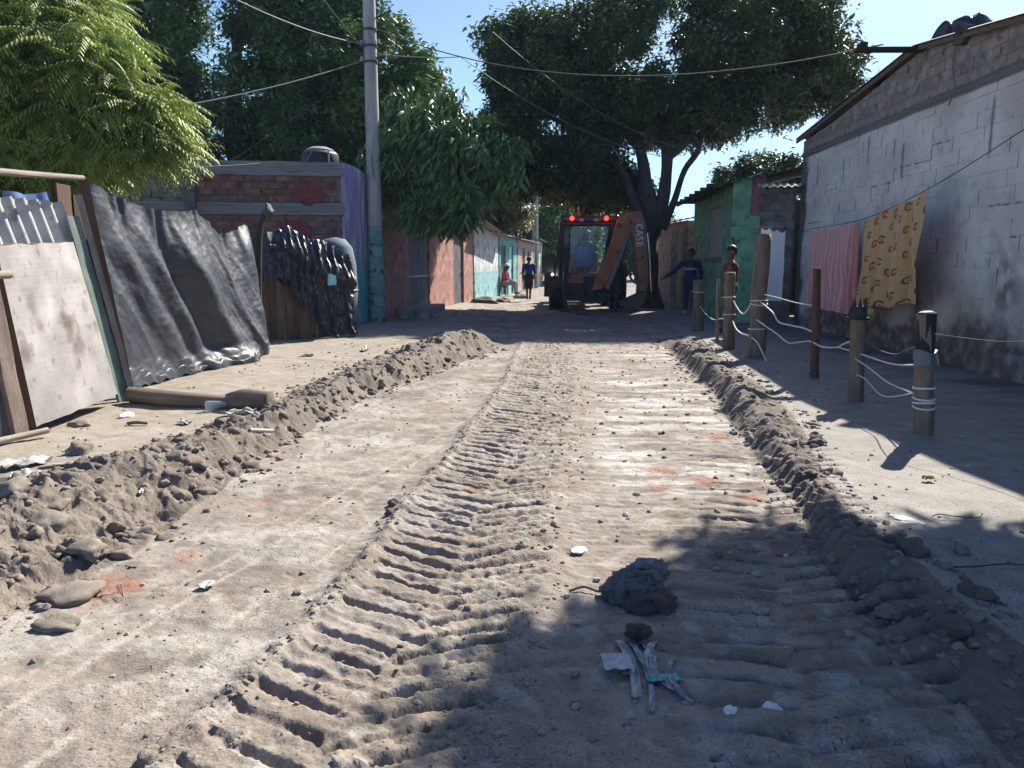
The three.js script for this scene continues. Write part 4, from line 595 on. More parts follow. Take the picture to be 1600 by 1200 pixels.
tag(mesh('yellow_bedsheet', washing(V(5.67, 2.19, 12.66), V(5.575, 2.46, 10.64), (u) => 1.5 + 0.05 * Math.sin(u * 13), 0.075, 3.4, 0.2), phys(0.95, 0.95, 0.95, 0.9, { map: yellowPrint, transmission: 0.25, thickness: 0 })), 'yellow bedsheet with rust red printed motifs hanging on the clothes line', 'bedsheet');
{
  const m = noiseTex(256, (u, v) => { const s = 0.06 * Math.sin(u * 2 * Math.PI * 26) + 0.05 * n3(u * 60, v * 3, 4), dk = clamp((u - 0.78) * 5) * 0.18; return [0.93 + s - dk * 0.5, 0.70 + s - dk, 0.66 + s - dk]; });
  tag(mesh('pink_sheet', washing(V(5.795, 2.1, 15.2), V(5.675, 2.17, 12.8), (u) => 1.46 + 0.07 * u, 0.05, 6, 0.24), phys(0.9, 0.9, 0.9, 0.9, { map: m, transmission: 0.25, thickness: 0 })), 'pale pink striped sheet hanging on the clothes line beside the yellow one', 'bedsheet');
  tag(mesh('white_sheet', washing(V(5.18, 2.2, 16.35), V(5.56, 2.12, 16.0), (u) => 1.5 - 0.08 * u, 0.02, 2, 0.03), phys(0.72, 0.72, 0.72, 0.9, { transmission: 0.2, thickness: 0 })), 'white cloth hanging before the bare block wall behind the tallest post', 'cloth');
  tag(mesh('clothes_line', wire([V(4.6, 2.3, 17.5), V(5.18, 2.21, 16.35), V(5.56, 2.13, 16.0), V(5.95, 2.1, 15.8)], 0.005, 20), M.cable), 'short line that carries the white cloth before the block wall', 'clothes line');
}

// ---------------------------------------------------------------- utility poles and overhead cables
{
  const p = thing('utility_pole', 'tall grey concrete utility pole with its foot painted turquoise beside the salmon house', 'utility pole', 'utility poles', [-3.24, 0.0, -18.7]);
  mesh('shaft', new THREE.CylinderGeometry(0.13, 0.185, 9.2, 10).translate(0, 4.6, 0), plaster(0.56, 0.52, 0.48, 1), p);
  const foot = new THREE.CylinderGeometry(0.176, 0.192, 2.32, 10, 8).translate(0, 1.16, 0);
  mesh('painted_foot', foot, std(0.27, 0.43, 0.41, 0.9, { map: rep(rustMap, 1, 2), bumpMap: rep(wallBump, 2), bumpScale: 0.008 }), p);
  for (const y of [6.0, 6.35, 6.7]) mesh('clamp', new THREE.CylinderGeometry(0.168, 0.168, 0.05, 12).translate(0, y, 0), M.iron, p);
  mesh('bracket', [limb([new THREE.Vector3(0.12, 6.95, 0), new THREE.Vector3(0.5, 7.12, 0.05)], [0.02, 0.02], 6, 0, 2), box(0.3, 0.05, 0.05, 0.2, 6.1, 0)], M.iron, p);
  for (const [x, y] of [[-0.19, 6.02], [-0.19, 6.37], [0.19, 6.4], [0.34, 6.14]]) mesh('insulator', new THREE.CylinderGeometry(0.035, 0.045, 0.1, 8).translate(x, y + 0.05, 0.03), std(0.35, 0.3, 0.28, 0.3), p);
  const q = thing('utility_pole', 'distant pale utility pole with slanting stays at the end of the left houses', 'utility pole', 'utility poles', [1.25, 0, -42.5]);
  mesh('shaft', new THREE.CylinderGeometry(0.12, 0.19, 8.2, 10).translate(0, 4.1, 0), plaster(0.45, 0.45, 0.44, 1), q);
  for (const [x, y] of [[-1.3, 2.9], [-0.9, 2.4]]) mesh('stay', limb([new THREE.Vector3(-0.05, 5.0, 0), new THREE.Vector3(x, y, 0.3)], [0.03, 0.03], 5, 0, 2), M.greyCable, q);
  mesh('cross_arm', box(1.3, 0.1, 0.1, 0, 5.1, 0.15), M.oldWood, q);
}
const cable = (a, b, drop, r, mat, label) => tag(mesh('overhead_cable', sag(a, b, drop, r * 0.72, 40), mat), label, 'cable', 'overhead cables');
const PT = (y, dx = 0) => V(-3.24 + dx, y, 18.7);
cable(PT(6.05, -0.15), V(-9.4, 3.25, 11.2), 0.35, 0.022, M.greyCable, 'thick pale cable sloping down from the near pole to the left edge');
cable(PT(6.4, -0.15), V(-5.6, 6.1, 11.6), 0.25, 0.02, M.greyCable, 'cable rising from the near pole to the top left, above the thick pale one');
cable(PT(6.3, -0.15), V(-3.9, 7.4, 9), 0.3, 0.014, M.greyCable, 'thin cable from the near pole crossing the treetop towards the camera');
cable(PT(6.75, 0.1), V(5.6, 4.75, 12.35), 0.72, 0.016, M.cable, 'long sagging cable from the near pole across the street to the roof plank');
cable(V(-0.5, 7.3, 21), V(4.9, 4.9, 24.2), 0.35, 0.014, M.greyCable, 'upper of two thin cables slanting down through the big tree');
cable(V(-1.2, 6.2, 19), V(4.6, 4.55, 23.9), 0.35, 0.014, M.greyCable, 'lower of two thin cables slanting down through the big tree');
cable(PT(6.2, 0.1), V(-1.2, 6.2, 19), 0.05, 0.014, M.greyCable, 'short cable from the near pole towards the big tree');
cable(V(-8.9, 3.12, 11.5), V(-5.9, 3.52, 15.8), 0.15, 0.014, M.cable, 'thin wire low over the shack in front of the feathery tree');
cable(V(-8.9, 2.98, 11.4), V(-5.2, 3.5, 16.5), 0.12, 0.012, M.greyCable, 'second thin wire low over the shack, just below the other');
cable(PT(6.0, -0.1), V(-6.8, 3.3, 17.5), 0.1, 0.012, M.cable, 'faint wire from the near pole down to the top of the brick wall');

// ---------------------------------------------------------------- trees
function leafGeo(len, wid, fold = 0.25, curl = 0.2) { // a folded blade of six triangles along +x
  const p = [[0, 0, 0], [len * 0.3, 0, wid * 0.5], [len * 0.3, 0, -wid * 0.5], [len * 0.68, 0, wid * 0.42], [len * 0.68, 0, -wid * 0.42], [len, 0, 0], [len * 0.3, 0, 0], [len * 0.68, 0, 0]];
  for (const q of p) { q[1] = Math.abs(q[2]) * fold - curl * q[0] * q[0] / len; }
  return { p, ix: [0, 1, 6, 0, 6, 2, 6, 1, 3, 6, 3, 7, 6, 7, 4, 6, 4, 2, 7, 3, 5, 7, 5, 4] };
}
function sprigGeo(n, len, wid, span, kind) {
  const pos = [], idx = [], L = leafGeo(len, wid, 0.3, kind === 'droop' ? 0.5 : 0.3), m = new THREE.Matrix4(), e = new THREE.Euler(), q = new THREE.Quaternion(), v = new THREE.Vector3();
  const add = (P, eu, s) => { q.setFromEuler(eu); m.compose(P, q, v.set(s, s, s).clone()); const at = pos.length / 3; for (const a of L.p) { const w = new THREE.Vector3(...a).applyMatrix4(m); pos.push(w.x, w.y, w.z); } for (const i of L.ix) idx.push(at + i); };
  if (kind === 'frond') for (let k = 0; k < 2; k++) { const yaw = k * 2.4; for (let i = 0; i < n / 2; i++) { const t = (i >> 1) / (n / 4), s = i % 2 ? 1 : -1, x = 0.05 + t * span; add(new THREE.Vector3(Math.cos(yaw) * x, -0.55 * x * x / span, -Math.sin(yaw) * x), e.set(0, yaw + s * 0.95, -0.35 - 0.3 * t, 'YXZ'), 1.05 - 0.5 * t); } }
  else for (let i = 0; i < n; i++) { const a = i * 2.4, t = i / n; add(new THREE.Vector3(rr(-span, span) * 0.5, rr(-span, span) * 0.4, rr(-span, span) * 0.5), e.set(rr(-0.7, 0.7), a, (kind === 'droop' ? -0.75 : -0.2) + rr(-0.5, 0.4), 'YXZ'), rr(0.7, 1.15)); }
  const g = new THREE.BufferGeometry(); g.setAttribute('position', new THREE.Float32BufferAttribute(pos, 3)); g.setIndex(idx); g.computeVertexNormals(); return g;
}
const leafMat = (r, g, b, rough = 0.5, through = 0.3) => phys(r, g, b, rough, { transmission: through, thickness: 0, specularIntensity: 0.7 });
// blobs: [x, y, d, rx, ry, rd, clumps]; each clump is a cloud of sprigs
function crown(parent, blobs, sprig, mat, perClump, spread, size, tint) {
  const list = [];
  for (const [x, y, d, rx, ry, rd, clumps] of blobs) for (let k = 0; k < clumps; k++) {
    const th = rnd() * 6.283, cz = rr(-0.92, 1), r = Math.pow(rr(0.25, 1), 0.42), s = Math.sqrt(1 - cz * cz);
    const c = [x + rx * r * s * Math.cos(th), y + ry * r * cz, d + rd * r * s * Math.sin(th)], ct = rr(0.7, 1.25), cs = spread * rr(0.6, 1.3), N = Math.round(perClump * rr(0.6, 1.4));
    for (let i = 0; i < N; i++) list.push([c[0] + gauss() * cs, c[1] + gauss() * cs * 0.65, c[2] + gauss() * cs, ct * rr(0.85, 1.15)]);
  }
  const im = new THREE.InstancedMesh(sprig, mat, list.length), o = new THREE.Object3D(), col = new THREE.Color();
  list.forEach(([x, y, d, t], i) => { o.position.set(x, y, -d); o.rotation.set(rr(-0.5, 0.5), rnd() * 6.283, rr(-0.5, 0.5)); o.scale.setScalar(size * rr(0.75, 1.25)); o.updateMatrix(); im.setMatrixAt(i, o.matrix); const w = rnd(); col.setRGB(t * (1 + tint * 0.6 * w), t * (1 + tint * 0.45 * w), t * (1 - tint * 0.2 * w)); im.setColorAt(i, col); });
  im.name = 'crown'; im.castShadow = im.receiveShadow = true; im.userData.kind = 'stuff'; parent.add(im); return list.length;
}
function treeThing(name, label, limbs, blobs, sprig, mat, per, spread, size = 1, tint = 0.25, group = null) {
  const t = thing(name, label, 'tree', group);
  limbs.forEach((l, i) => mesh(i ? 'branch' : 'trunk', limb(l.map(([x, y, d]) => V(x, y, d)), l.map((q) => q[3]), i ? 8 : 12, 0.12, 5), M.bark, t));
  crown(t, blobs, sprig, mat, per, spread, size, tint); return t;
}
const sprigA = sprigGeo(10, 0.17, 0.062, 0.42, 'plain'), sprigM = sprigGeo(11, 0.24, 0.062, 0.4, 'droop'), sprigF = sprigGeo(40, 0.17, 0.036, 0.62, 'frond'), sprigB = sprigGeo(9, 0.3, 0.13, 0.7, 'plain');
// the big street tree over the excavator
treeThing('street_tree', 'big spreading dark tree over the orange digger in the middle of the street',
  [[[4.31, 0, 24.1, 0.406], [4.2, 0.73, 24.1, 0.328], [4.18, 1.87, 24.1, 0.296], [4.26, 2.91, 24.15, 0.265], [4.1, 3.74, 24.3, 0.211], [3.96, 4.89, 24.8, 0.156], [3.3, 6.45, 25, 0.094]],
   [[4.31, 2.29, 24.1, 0.234], [4.58, 3.33, 24.1, 0.195], [4.71, 4.58, 24.3, 0.172], [4.7, 5.82, 24.9, 0.125], [5.3, 7.49, 25, 0.07]],
   [[4.58, 2.44, 24, 0.133], [4.9, 3.33, 23.9, 0.101], [5.16, 4.16, 23.9, 0.094], [5.59, 4.84, 24, 0.086], [5.4, 5.3, 24.2, 0.078], [5.85, 6.03, 24.6, 0.062], [6.9, 6.86, 25, 0.039]],
   [[4.1, 2.5, 24.1, 0.172], [3.67, 3.43, 24.2, 0.14], [3.3, 4.37, 24.6, 0.109], [1.9, 5.51, 25, 0.078], [0.5, 6.24, 25, 0.039]],
   [[4.72, 4.58, 24.3, 0.125], [5.32, 5.1, 24.2, 0.094], [5.6, 5.82, 25, 0.062], [7.6, 6.66, 25, 0.039]],
   [[3.96, 4.89, 24.8, 0.117], [2.7, 6.03, 24.6, 0.078], [1.3, 7.49, 25, 0.047]],
   [[4.7, 5.82, 24.9, 0.094], [6.5, 7.7, 25, 0.055], [8.5, 8.53, 25.5, 0.031]]],
  [[4.4, 7.7, 25.6, 4.6, 2.3, 3.4, 150], [1.2, 6.3, 25.2, 2.4, 2.4, 2.4, 95], [0.5, 7.7, 25.6, 1.6, 1.5, 1.6, 32], [7.6, 7.6, 25, 2.7, 2.1, 2.9, 95], [9.2, 6.9, 24.6, 1.5, 1.2, 1.6, 30], [1.4, 4.2, 25.2, 1.9, 0.95, 1.6, 56], [3.6, 5.4, 25.8, 2.2, 1.1, 1.8, 36], [6.1, 5.7, 24.6, 1.4, 0.7, 1.5, 18], [2.9, 3.9, 25.8, 1.5, 0.8, 1.0, 36], [5.2, 6.0, 25.2, 1.6, 0.9, 1.4, 26]],
  sprigA, leafMat(0.082, 0.13, 0.048, 0.42, 0.38), 48, 0.36, 1, 0.5);
// dark wood of two tall trees behind the brick wall
treeThing('shade_tree', 'very tall dense dark tree behind the brick wall, filling the upper left',
  [[[-9.2, 0, 27, 0.5], [-9.1, 3, 27, 0.42], [-9.4, 6, 27.2, 0.3], [-9.2, 9, 27.5, 0.14]], [[-9.2, 4, 27, 0.25], [-12, 7, 27.5, 0.12]], [[-9.3, 4.5, 27, 0.25], [-6.6, 7, 27.5, 0.1]]],
  [[-9.6, 8.2, 27, 5.2, 4.2, 3.2, 190], [-6.4, 6.2, 26, 2.3, 2.4, 2.2, 60], [-13, 7, 27, 3, 3.6, 2.6, 70], [-9, 4.6, 25.6, 3.4, 1.1, 1.6, 50], [-6.6, 8.9, 27, 2.4, 2.0, 2.2, 56]], sprigA, leafMat(0.10, 0.175, 0.058, 0.4, 0.4), 44, 0.42, 1.2, 0.45);
treeThing('shade_tree', 'tall tree with rounded crown behind the utility pole and the salmon house',
  [[[-4.6, 0, 26.2, 0.34], [-4.6, 3, 26.2, 0.28], [-4.3, 5.5, 26.2, 0.18], [-4.1, 7.4, 26.2, 0.08]], [[-4.6, 3.4, 26.2, 0.16], [-2.8, 5.6, 26.2, 0.06]]],
  [[-4.5, 7.0, 26, 1.9, 2.3, 1.9, 62], [-3.0, 5.7, 26, 1.6, 1.7, 1.6, 44], [-5.2, 5.0, 25.6, 1.8, 1.4, 1.4, 34], [-2.2, 4.7, 26, 1.0, 1.0, 1.2, 20]], sprigA, leafMat(0.15, 0.235, 0.065, 0.42, 0.42), 44, 0.34, 1.15, 0.45);
// mango over the salmon house
treeThing('mango_tree', 'leafy mango tree with glossy drooping leaves hanging over the salmon house',
  [[[-3.9, 0, 22.0, 0.17], [-3.8, 2.2, 21.8, 0.15], [-2.9, 3.6, 20.6, 0.1], [-1.95, 4.2, 19.7, 0.05]], [[-3.5, 2.9, 21.6, 0.09], [-1.45, 3.6, 19.7, 0.03]]],
  [[-1.95, 4.25, 19.6, 1.45, 1.0, 1.1, 36], [-1.25, 3.5, 19.4, 1.15, 0.8, 0.85, 22], [-2.4, 3.6, 19.3, 0.8, 0.8, 0.65, 14], [-1.62, 2.7, 19.6, 0.62, 0.4, 0.5, 7], [-0.55, 4.0, 19.7, 0.7, 0.5, 0.6, 8], [-2.2, 5.1, 19.9, 0.8, 0.45, 0.7, 9], [-1.0, 4.7, 19.8, 0.5, 0.4, 0.5, 5], [-2.15, 2.75, 19.5, 0.4, 0.35, 0.4, 4]], sprigM, leafMat(0.13, 0.215, 0.08, 0.32, 0.4), 25, 0.28, 1.0, 0.7);
// feathery light tree over the shack
treeThing('feathery_tree', 'bright yellow-green tree with feathery drooping fronds above the shack on the left',
  [[[-7.6, 0, 12.6, 0.2], [-7.5, 1.8, 12.5, 0.17], [-7.3, 3.4, 12.4, 0.11], [-6.9, 4.8, 12.2, 0.05]], [[-7.5, 2.2, 12.5, 0.1], [-6.4, 3.4, 12.2, 0.06], [-5.5, 3.8, 12, 0.02]], [[-7.5, 2.6, 12.5, 0.1], [-8.4, 4.4, 12, 0.04]]],
  [[-7.6, 4.3, 12.2, 1.9, 1.2, 1.5, 42], [-6.3, 3.75, 12.2, 1.1, 0.8, 1.0, 24], [-8.4, 5.0, 12, 1.4, 1.0, 1.2, 24], [-7.1, 5.1, 12.6, 0.9, 0.55, 0.9, 11], [-7.8, 3.0, 12.3, 1.9, 0.6, 1.2, 26], [-5.6, 3.5, 12.1, 0.5, 0.45, 0.5, 7]], sprigF, leafMat(0.27, 0.345, 0.075, 0.55, 0.48), 30, 0.27, 0.9, 0.35);
// trees beyond the row of houses and at the end of the street
treeThing('flowering_tree', 'pale green flowering tree behind the white house at the left', [[[-1.6, 0, 36, 0.16], [-1.4, 2.6, 36, 0.13], [-0.8, 4.2, 36, 0.06]]], [[-0.9, 4.1, 35.5, 1.5, 1.2, 1.3, 34], [-0.1, 3.5, 35.6, 0.8, 0.7, 0.8, 15], [-1.7, 5, 36, 1.2, 1.1, 1.2, 22]], sprigB, leafMat(0.22, 0.23, 0.11, 0.6, 0.4), 26, 0.3, 0.7, 0.5);
[['far_tree', 'green tree beyond the far pole at the end of the street', 1.6, 54, 2.6, 4.4, 0.13, 0.23, 0.06], ['far_tree', 'bright yellow-green tree left of the digger cab at the end of the street', 3.4, 50, 1.6, 3.4, 0.2, 0.3, 0.07], ['far_tree', 'tall dusky tree straight behind the digger at the end of the street', 5.6, 58, 2.8, 4.6, 0.13, 0.2, 0.09], ['far_tree', 'dark tree at the end of the street behind the street tree trunk', 9.0, 56, 2.6, 3.6, 0.09, 0.15, 0.055], ['far_tree', 'dark green tree far behind the turquoise house', -2.6, 50, 3.0, 5.2, 0.09, 0.16, 0.055]].forEach(([n, l, x, d, r, h, a, b, c]) =>
  treeThing(n, l, [[[x, 0, d, 0.28], [x + 0.1, 2.2, d, 0.22], [x, h, d, 0.1]]], [[x, h, d, r, h * 0.55, r, 52], [x + r * 0.6, h * 0.65, d - 0.6, r * 0.6, h * 0.4, r * 0.6, 22], [x - r * 0.5, h * 0.55, d - 0.8, r * 0.6, h * 0.4, r * 0.6, 22]], sprigB, leafMat(a, b, c, 0.55, 0.35), 34, 0.5, 1.1, 0.4, 'trees at the end of the street'));
treeThing('roof_tree', 'round dark tree crown showing above the roof of the green house', [[[10.6, 0, 34, 0.22], [10.6, 3, 34, 0.18], [10.7, 5.4, 34, 0.08]]], [[10.7, 5.0, 34, 1.9, 0.95, 1.5, 62], [12, 4.8, 34, 1.2, 0.8, 1.2, 20]], sprigA, leafMat(0.06, 0.11, 0.035, 0.45, 0.3), 40, 0.3, 1.1, 0.3);
// the tree at the near right, out of the frame: its crown shades the foreground
treeThing('kerb_tree', 'near tree on the right pavement whose lowest twigs enter at the top right', [[[4.9, 0, 1.9, 0.24], [4.85, 1.6, 2.2, 0.2], [4.7, 3.4, 3.2, 0.16], [4.5, 4.9, 4.8, 0.12], [4.3, 5.7, 6.6, 0.06]], [[4.75, 3.2, 3.1, 0.1], [3.6, 4.9, 4.6, 0.06], [2.9, 5.6, 6.2, 0.03]], [[4.7, 3.6, 3.3, 0.1], [5.8, 5.2, 5, 0.06], [6.3, 5.8, 7, 0.03]]],
  [[5.17, 5.55, 7.9, 1.45, 0.75, 1.1, 66], [4.37, 5.45, 7.2, 0.85, 0.65, 0.9, 32], [6.72, 6.0, 7.4, 1.2, 0.8, 0.9, 40], [5.52, 6.1, 6.0, 1.7, 0.9, 1.4, 70], [4.52, 5.9, 5.6, 1.0, 0.7, 1.1, 26], [6.12, 5.15, 7.9, 0.7, 0.2, 0.3, 3], [5.02, 7.7, 4.2, 3.0, 1.3, 2.6, 130]], sprigA, leafMat(0.055, 0.105, 0.035, 0.45, 0.32), 34, 0.24, 0.9, 0.4);

// ---------------------------------------------------------------- people
const v3 = (x, y, z) => new THREE.Vector3(x, y, z);
function nets(sdf, lo, hi, cell) { // naive surface nets
  const n = [0, 1, 2].map((k) => Math.ceil((hi[k] - lo[k]) / cell) + 1), [nx, ny, nz] = n, F = new Float32Array(nx * ny * nz), at = (i, j, k) => (k * ny + j) * nx + i;
  for (let k = 0; k < nz; k++) for (let j = 0; j < ny; j++) for (let i = 0; i < nx; i++) F[at(i, j, k)] = sdf(lo[0] + i * cell, lo[1] + j * cell, lo[2] + k * cell);
  const id = new Int32Array(nx * ny * nz).fill(-1), pos = [], idx = [];
  for (let k = 0; k < nz - 1; k++) for (let j = 0; j < ny - 1; j++) for (let i = 0; i < nx - 1; i++) {
    let c = 0, sx = 0, sy = 0, sz = 0;
    const val = (a, b, d) => F[at(i + a, j + b, k + d)], edge = (a0, b0, d0, a1, b1, d1) => { const p = val(a0, b0, d0), q = val(a1, b1, d1); if ((p < 0) === (q < 0)) return; const t = p / (p - q); c++; sx += a0 + (a1 - a0) * t; sy += b0 + (b1 - b0) * t; sz += d0 + (d1 - d0) * t; };
    for (const [a, b] of [[0, 0], [0, 1], [1, 0], [1, 1]]) { edge(0, a, b, 1, a, b); edge(a, 0, b, a, 1, b); edge(a, b, 0, a, b, 1); }
    if (c) { id[at(i, j, k)] = pos.length / 3; pos.push(lo[0] + (i + sx / c) * cell, lo[1] + (j + sy / c) * cell, lo[2] + (k + sz / c) * cell); }
  }
  for (let k = 1; k < nz - 1; k++) for (let j = 1; j < ny - 1; j++) for (let i = 1; i < nx - 1; i++) {
    const s = F[at(i, j, k)] < 0, quad = (a, b, c, d, f) => { if (a < 0 || b < 0 || c < 0 || d < 0) return; f ? idx.push(a, b, c, a, c, d) : idx.push(a, c, b, a, d, c); };
    if (s !== F[at(i + 1, j, k)] < 0) quad(id[at(i, j - 1, k - 1)], id[at(i, j, k - 1)], id[at(i, j, k)], id[at(i, j - 1, k)], s);
    if (s !== F[at(i, j + 1, k)] < 0) quad(id[at(i - 1, j, k - 1)], id[at(i - 1, j, k)], id[at(i, j, k)], id[at(i, j, k - 1)], s);
    if (s !== F[at(i, j, k + 1)] < 0) quad(id[at(i - 1, j - 1, k)], id[at(i, j - 1, k)], id[at(i, j, k)], id[at(i - 1, j, k)], s);
  }
  const g = new THREE.BufferGeometry(); g.setAttribute('position', new THREE.Float32BufferAttribute(pos, 3)); g.setIndex(idx); g.computeVertexNormals(); return g;
}
const capsule = ([a, b, ra, rb]) => { const bx_ = b.x - a.x, by = b.y - a.y, bz = b.z - a.z, L = bx_ * bx_ + by * by + bz * bz + 1e-9; return (x, y, z) => { const px = x - a.x, py = y - a.y, pz = z - a.z, t = clamp((px * bx_ + py * by + pz * bz) / L); return Math.hypot(px - bx_ * t, py - by * t, pz - bz * t) - lerp(ra, rb, t); }; };
const union = (bones, k, grow = 0) => { const f = bones.map(capsule); return (x, y, z) => { let d = 1e3; for (const q of f) { const e = q(x, y, z), h = clamp(0.5 + 0.5 * (d - e) / k); d = lerp(d, e, h) - k * h * (1 - h); } return d - grow; }; };
function person(label, pos, turn, height, J, look) {
  const s = height / 1.75, j = { pelvis: [0, 0.95, 0], waist: [0, 1.1, 0], chest: [0, 1.3, 0.01], neck: [0, 1.47, 0.0], head: [0, 1.635, 0.02], sl: [-0.185, 1.41, 0], sr: [0.185, 1.41, 0], el: [-0.25, 1.13, -0.02], er: [0.25, 1.13, -0.02], wl: [-0.27, 0.88, 0.06], wr: [0.27, 0.88, 0.06], hl: [-0.09, 0.92, 0], hr: [0.09, 0.92, 0], kl: [-0.105, 0.5, 0.02], kr: [0.105, 0.5, 0.02], al: [-0.11, 0.085, -0.02], ar: [0.11, 0.085, -0.02], tl: [-0.135, 0.035, 0.15], tr: [0.135, 0.035, 0.15], face: [0, 0, 1], ...J };
  const P = {}; for (const k of Object.keys(j)) P[k] = v3(...j[k]);
  const face = P.face.clone().normalize(), hd = P.head, top = hd.clone().add(v3(0, 0.03, 0)), chin = hd.clone().add(v3(0, -0.085, 0)).addScaledVector(face, 0.035), side = v3(face.z, 0, -face.x);
  const torso = [[P.pelvis, P.waist, 0.135, 0.12], [P.waist, P.chest, 0.12, 0.14], [P.sl, P.sr, 0.07, 0.07], [P.chest, P.neck, 0.12, 0.06], [P.hl, P.hr, 0.105, 0.105]];
  const arms = [[P.sl, P.el, 0.055, 0.043], [P.sr, P.er, 0.055, 0.043]], fore = [[P.el, P.wl, 0.043, 0.03], [P.er, P.wr, 0.043, 0.03]];
  const thighs = [[P.hl, P.kl, 0.088, 0.06], [P.hr, P.kr, 0.088, 0.06]], calves = [[P.kl, P.al, 0.058, 0.038], [P.kr, P.ar, 0.058, 0.038]], feet = [[P.al, P.tl, 0.042, 0.034], [P.ar, P.tr, 0.042, 0.034]];
  const headB = [[P.neck, hd.clone().add(v3(0, -0.06, -0.0)), 0.055, 0.052], [top, hd.clone().addScaledVector(face, 0.012), 0.088, 0.086], [hd, chin, 0.078, 0.045], [hd.clone().addScaledVector(face, 0.085).add(v3(0, 0.01, 0)), hd.clone().addScaledVector(face, 0.105).add(v3(0, -0.03, 0)), 0.010, 0.016], [hd.clone().addScaledVector(side, 0.085).add(v3(0, -0.005, 0)), hd.clone().addScaledVector(side, 0.09).add(v3(0, -0.035, 0)), 0.02, 0.014], [hd.clone().addScaledVector(side, -0.085).add(v3(0, -0.005, 0)), hd.clone().addScaledVector(side, -0.09).add(v3(0, -0.035, 0)), 0.02, 0.014]];
  const handGeo = [], hands = [];
  for (const [e, w, sg] of [['el', 'wl', -1], ['er', 'wr', 1]]) { // palm, four fingers and a thumb
    const d = P[w].clone().sub(P[e]).normalize(), across = v3(0, 0, 1).cross(d).lengthSq() > 0.02 ? d.clone().cross(v3(1, 0, 0)).normalize() : v3(1, 0, 0), pn = d.clone().cross(across).normalize(), o = P[w].clone().addScaledVector(d, 0.02), palm = o.clone().addScaledVector(d, 0.07);
    const B = [[P[w], o, 0.029, 0.03], [o.clone().addScaledVector(across, 0.018), palm.clone().addScaledVector(across, 0.024), 0.017, 0.015], [o.clone().addScaledVector(across, -0.018), palm.clone().addScaledVector(across, -0.024), 0.017, 0.015], [o, palm, 0.018, 0.016]];
    [[-0.033, 0.062], [-0.011, 0.075], [0.011, 0.07], [0.032, 0.052]].forEach(([q, l]) => { const a = palm.clone().addScaledVector(across, q), b = a.clone().addScaledVector(d, l * 0.55).addScaledVector(pn, -0.012 * sg), c = b.clone().addScaledVector(d, l * 0.4).addScaledVector(pn, -0.028 * sg); B.push([a, b, 0.0095, 0.009], [b, c, 0.009, 0.008]); });
    const t0 = o.clone().addScaledVector(across, -0.03).addScaledVector(d, 0.01), t1 = t0.clone().addScaledVector(across, -0.024).addScaledVector(d, 0.034), t2 = t1.clone().addScaledVector(d, 0.03); B.push([t0, t1, 0.012, 0.01], [t1, t2, 0.01, 0.0085]);
    const c = o.clone().addScaledVector(d, 0.08); handGeo.push(nets(union(B, 0.008), [c.x - 0.14, c.y - 0.14, c.z - 0.14], [c.x + 0.14, c.y + 0.14, c.z + 0.14], 0.007));
  }
  const all = [...torso, ...arms, ...fore, ...thighs, ...calves, ...feet];
  const bound = (B, m) => { const lo = [9, 9, 9], hi = [-9, -9, -9]; for (const [a, b] of B) for (const q of [a, b]) q.toArray().forEach((c, k) => { lo[k] = Math.min(lo[k], c - m); hi[k] = Math.max(hi[k], c + m); }); return [lo, hi]; };
  const t = thing('person', label, 'person', null, pos, turn); t.scale.setScalar(s);
  const body = nets(union(all, 0.035), ...bound(all, 0.2), 0.022), headG = nets(union(headB, 0.018), ...bound(headB, 0.13), 0.009);
  mesh('body', [body, headG, ...handGeo], look.skin, t);
  const cut = (f, y, up) => (x, yy, z) => Math.max(f(x, yy, z), up ? y - yy : yy - y);
  const shirtB = [...torso, ...(look.sleeve > 0 ? arms : []), ...(look.sleeve > 1 ? fore : [])], sh = union(shirtB, 0.04, 0.016);
  const collar = P.neck.y - 0.035; let shirtF = cut(sh, look.hem ?? 0.9, true); shirtF = cut(shirtF, collar, false);
  mesh('shirt', nets(shirtF, ...bound(shirtB, 0.22), 0.02), look.shirt, t);
  const legB = [[P.pelvis, P.waist, 0.135, 0.12], [P.hl, P.hr, 0.105, 0.105], ...thighs, ...(look.shorts ? [] : calves)], lf = union(legB, 0.035, look.shorts ? 0.022 : 0.018);
  mesh('trousers', nets(cut(lf, P.waist.y - 0.03, false), ...bound(legB, 0.2), 0.02), look.trousers, t);
  const hairF = union([[top, hd.clone().addScaledVector(face, -0.012), 0.088, 0.088]], 0.02, 0.012), hc = hd.clone().addScaledVector(face, 0.02);
  mesh('hair', nets((x, y, z) => Math.max(hairF(x, y, z), -((y - hd.y - 0.005) - 0.75 * ((x - hc.x) * face.x + (z - hc.z) * face.z))), [hd.x - 0.15, hd.y - 0.15, hd.z - 0.15], [hd.x + 0.15, hd.y + 0.18, hd.z + 0.15], 0.012), look.hair, t);
  for (const q of [-1, 1]) mesh('eye', new THREE.SphereGeometry(0.009, 6, 5).translate(...hd.clone().addScaledVector(face, 0.088).addScaledVector(side, 0.032 * q).add(v3(0, 0.0, 0)).toArray()), M.black, t);
  mesh('mouth', new THREE.CapsuleGeometry(0.005, 0.035, 2, 5).rotateZ(1.57).rotateY(Math.atan2(face.x, face.z)).translate(...hd.clone().addScaledVector(face, 0.083).add(v3(0, -0.062, 0)).toArray()), std(0.14, 0.06, 0.05, 0.7), t);
  if (look.shoes) mesh('shoes', nets(union(feet, 0.02, 0.014), ...bound(feet, 0.1), 0.016), look.shoes, t);
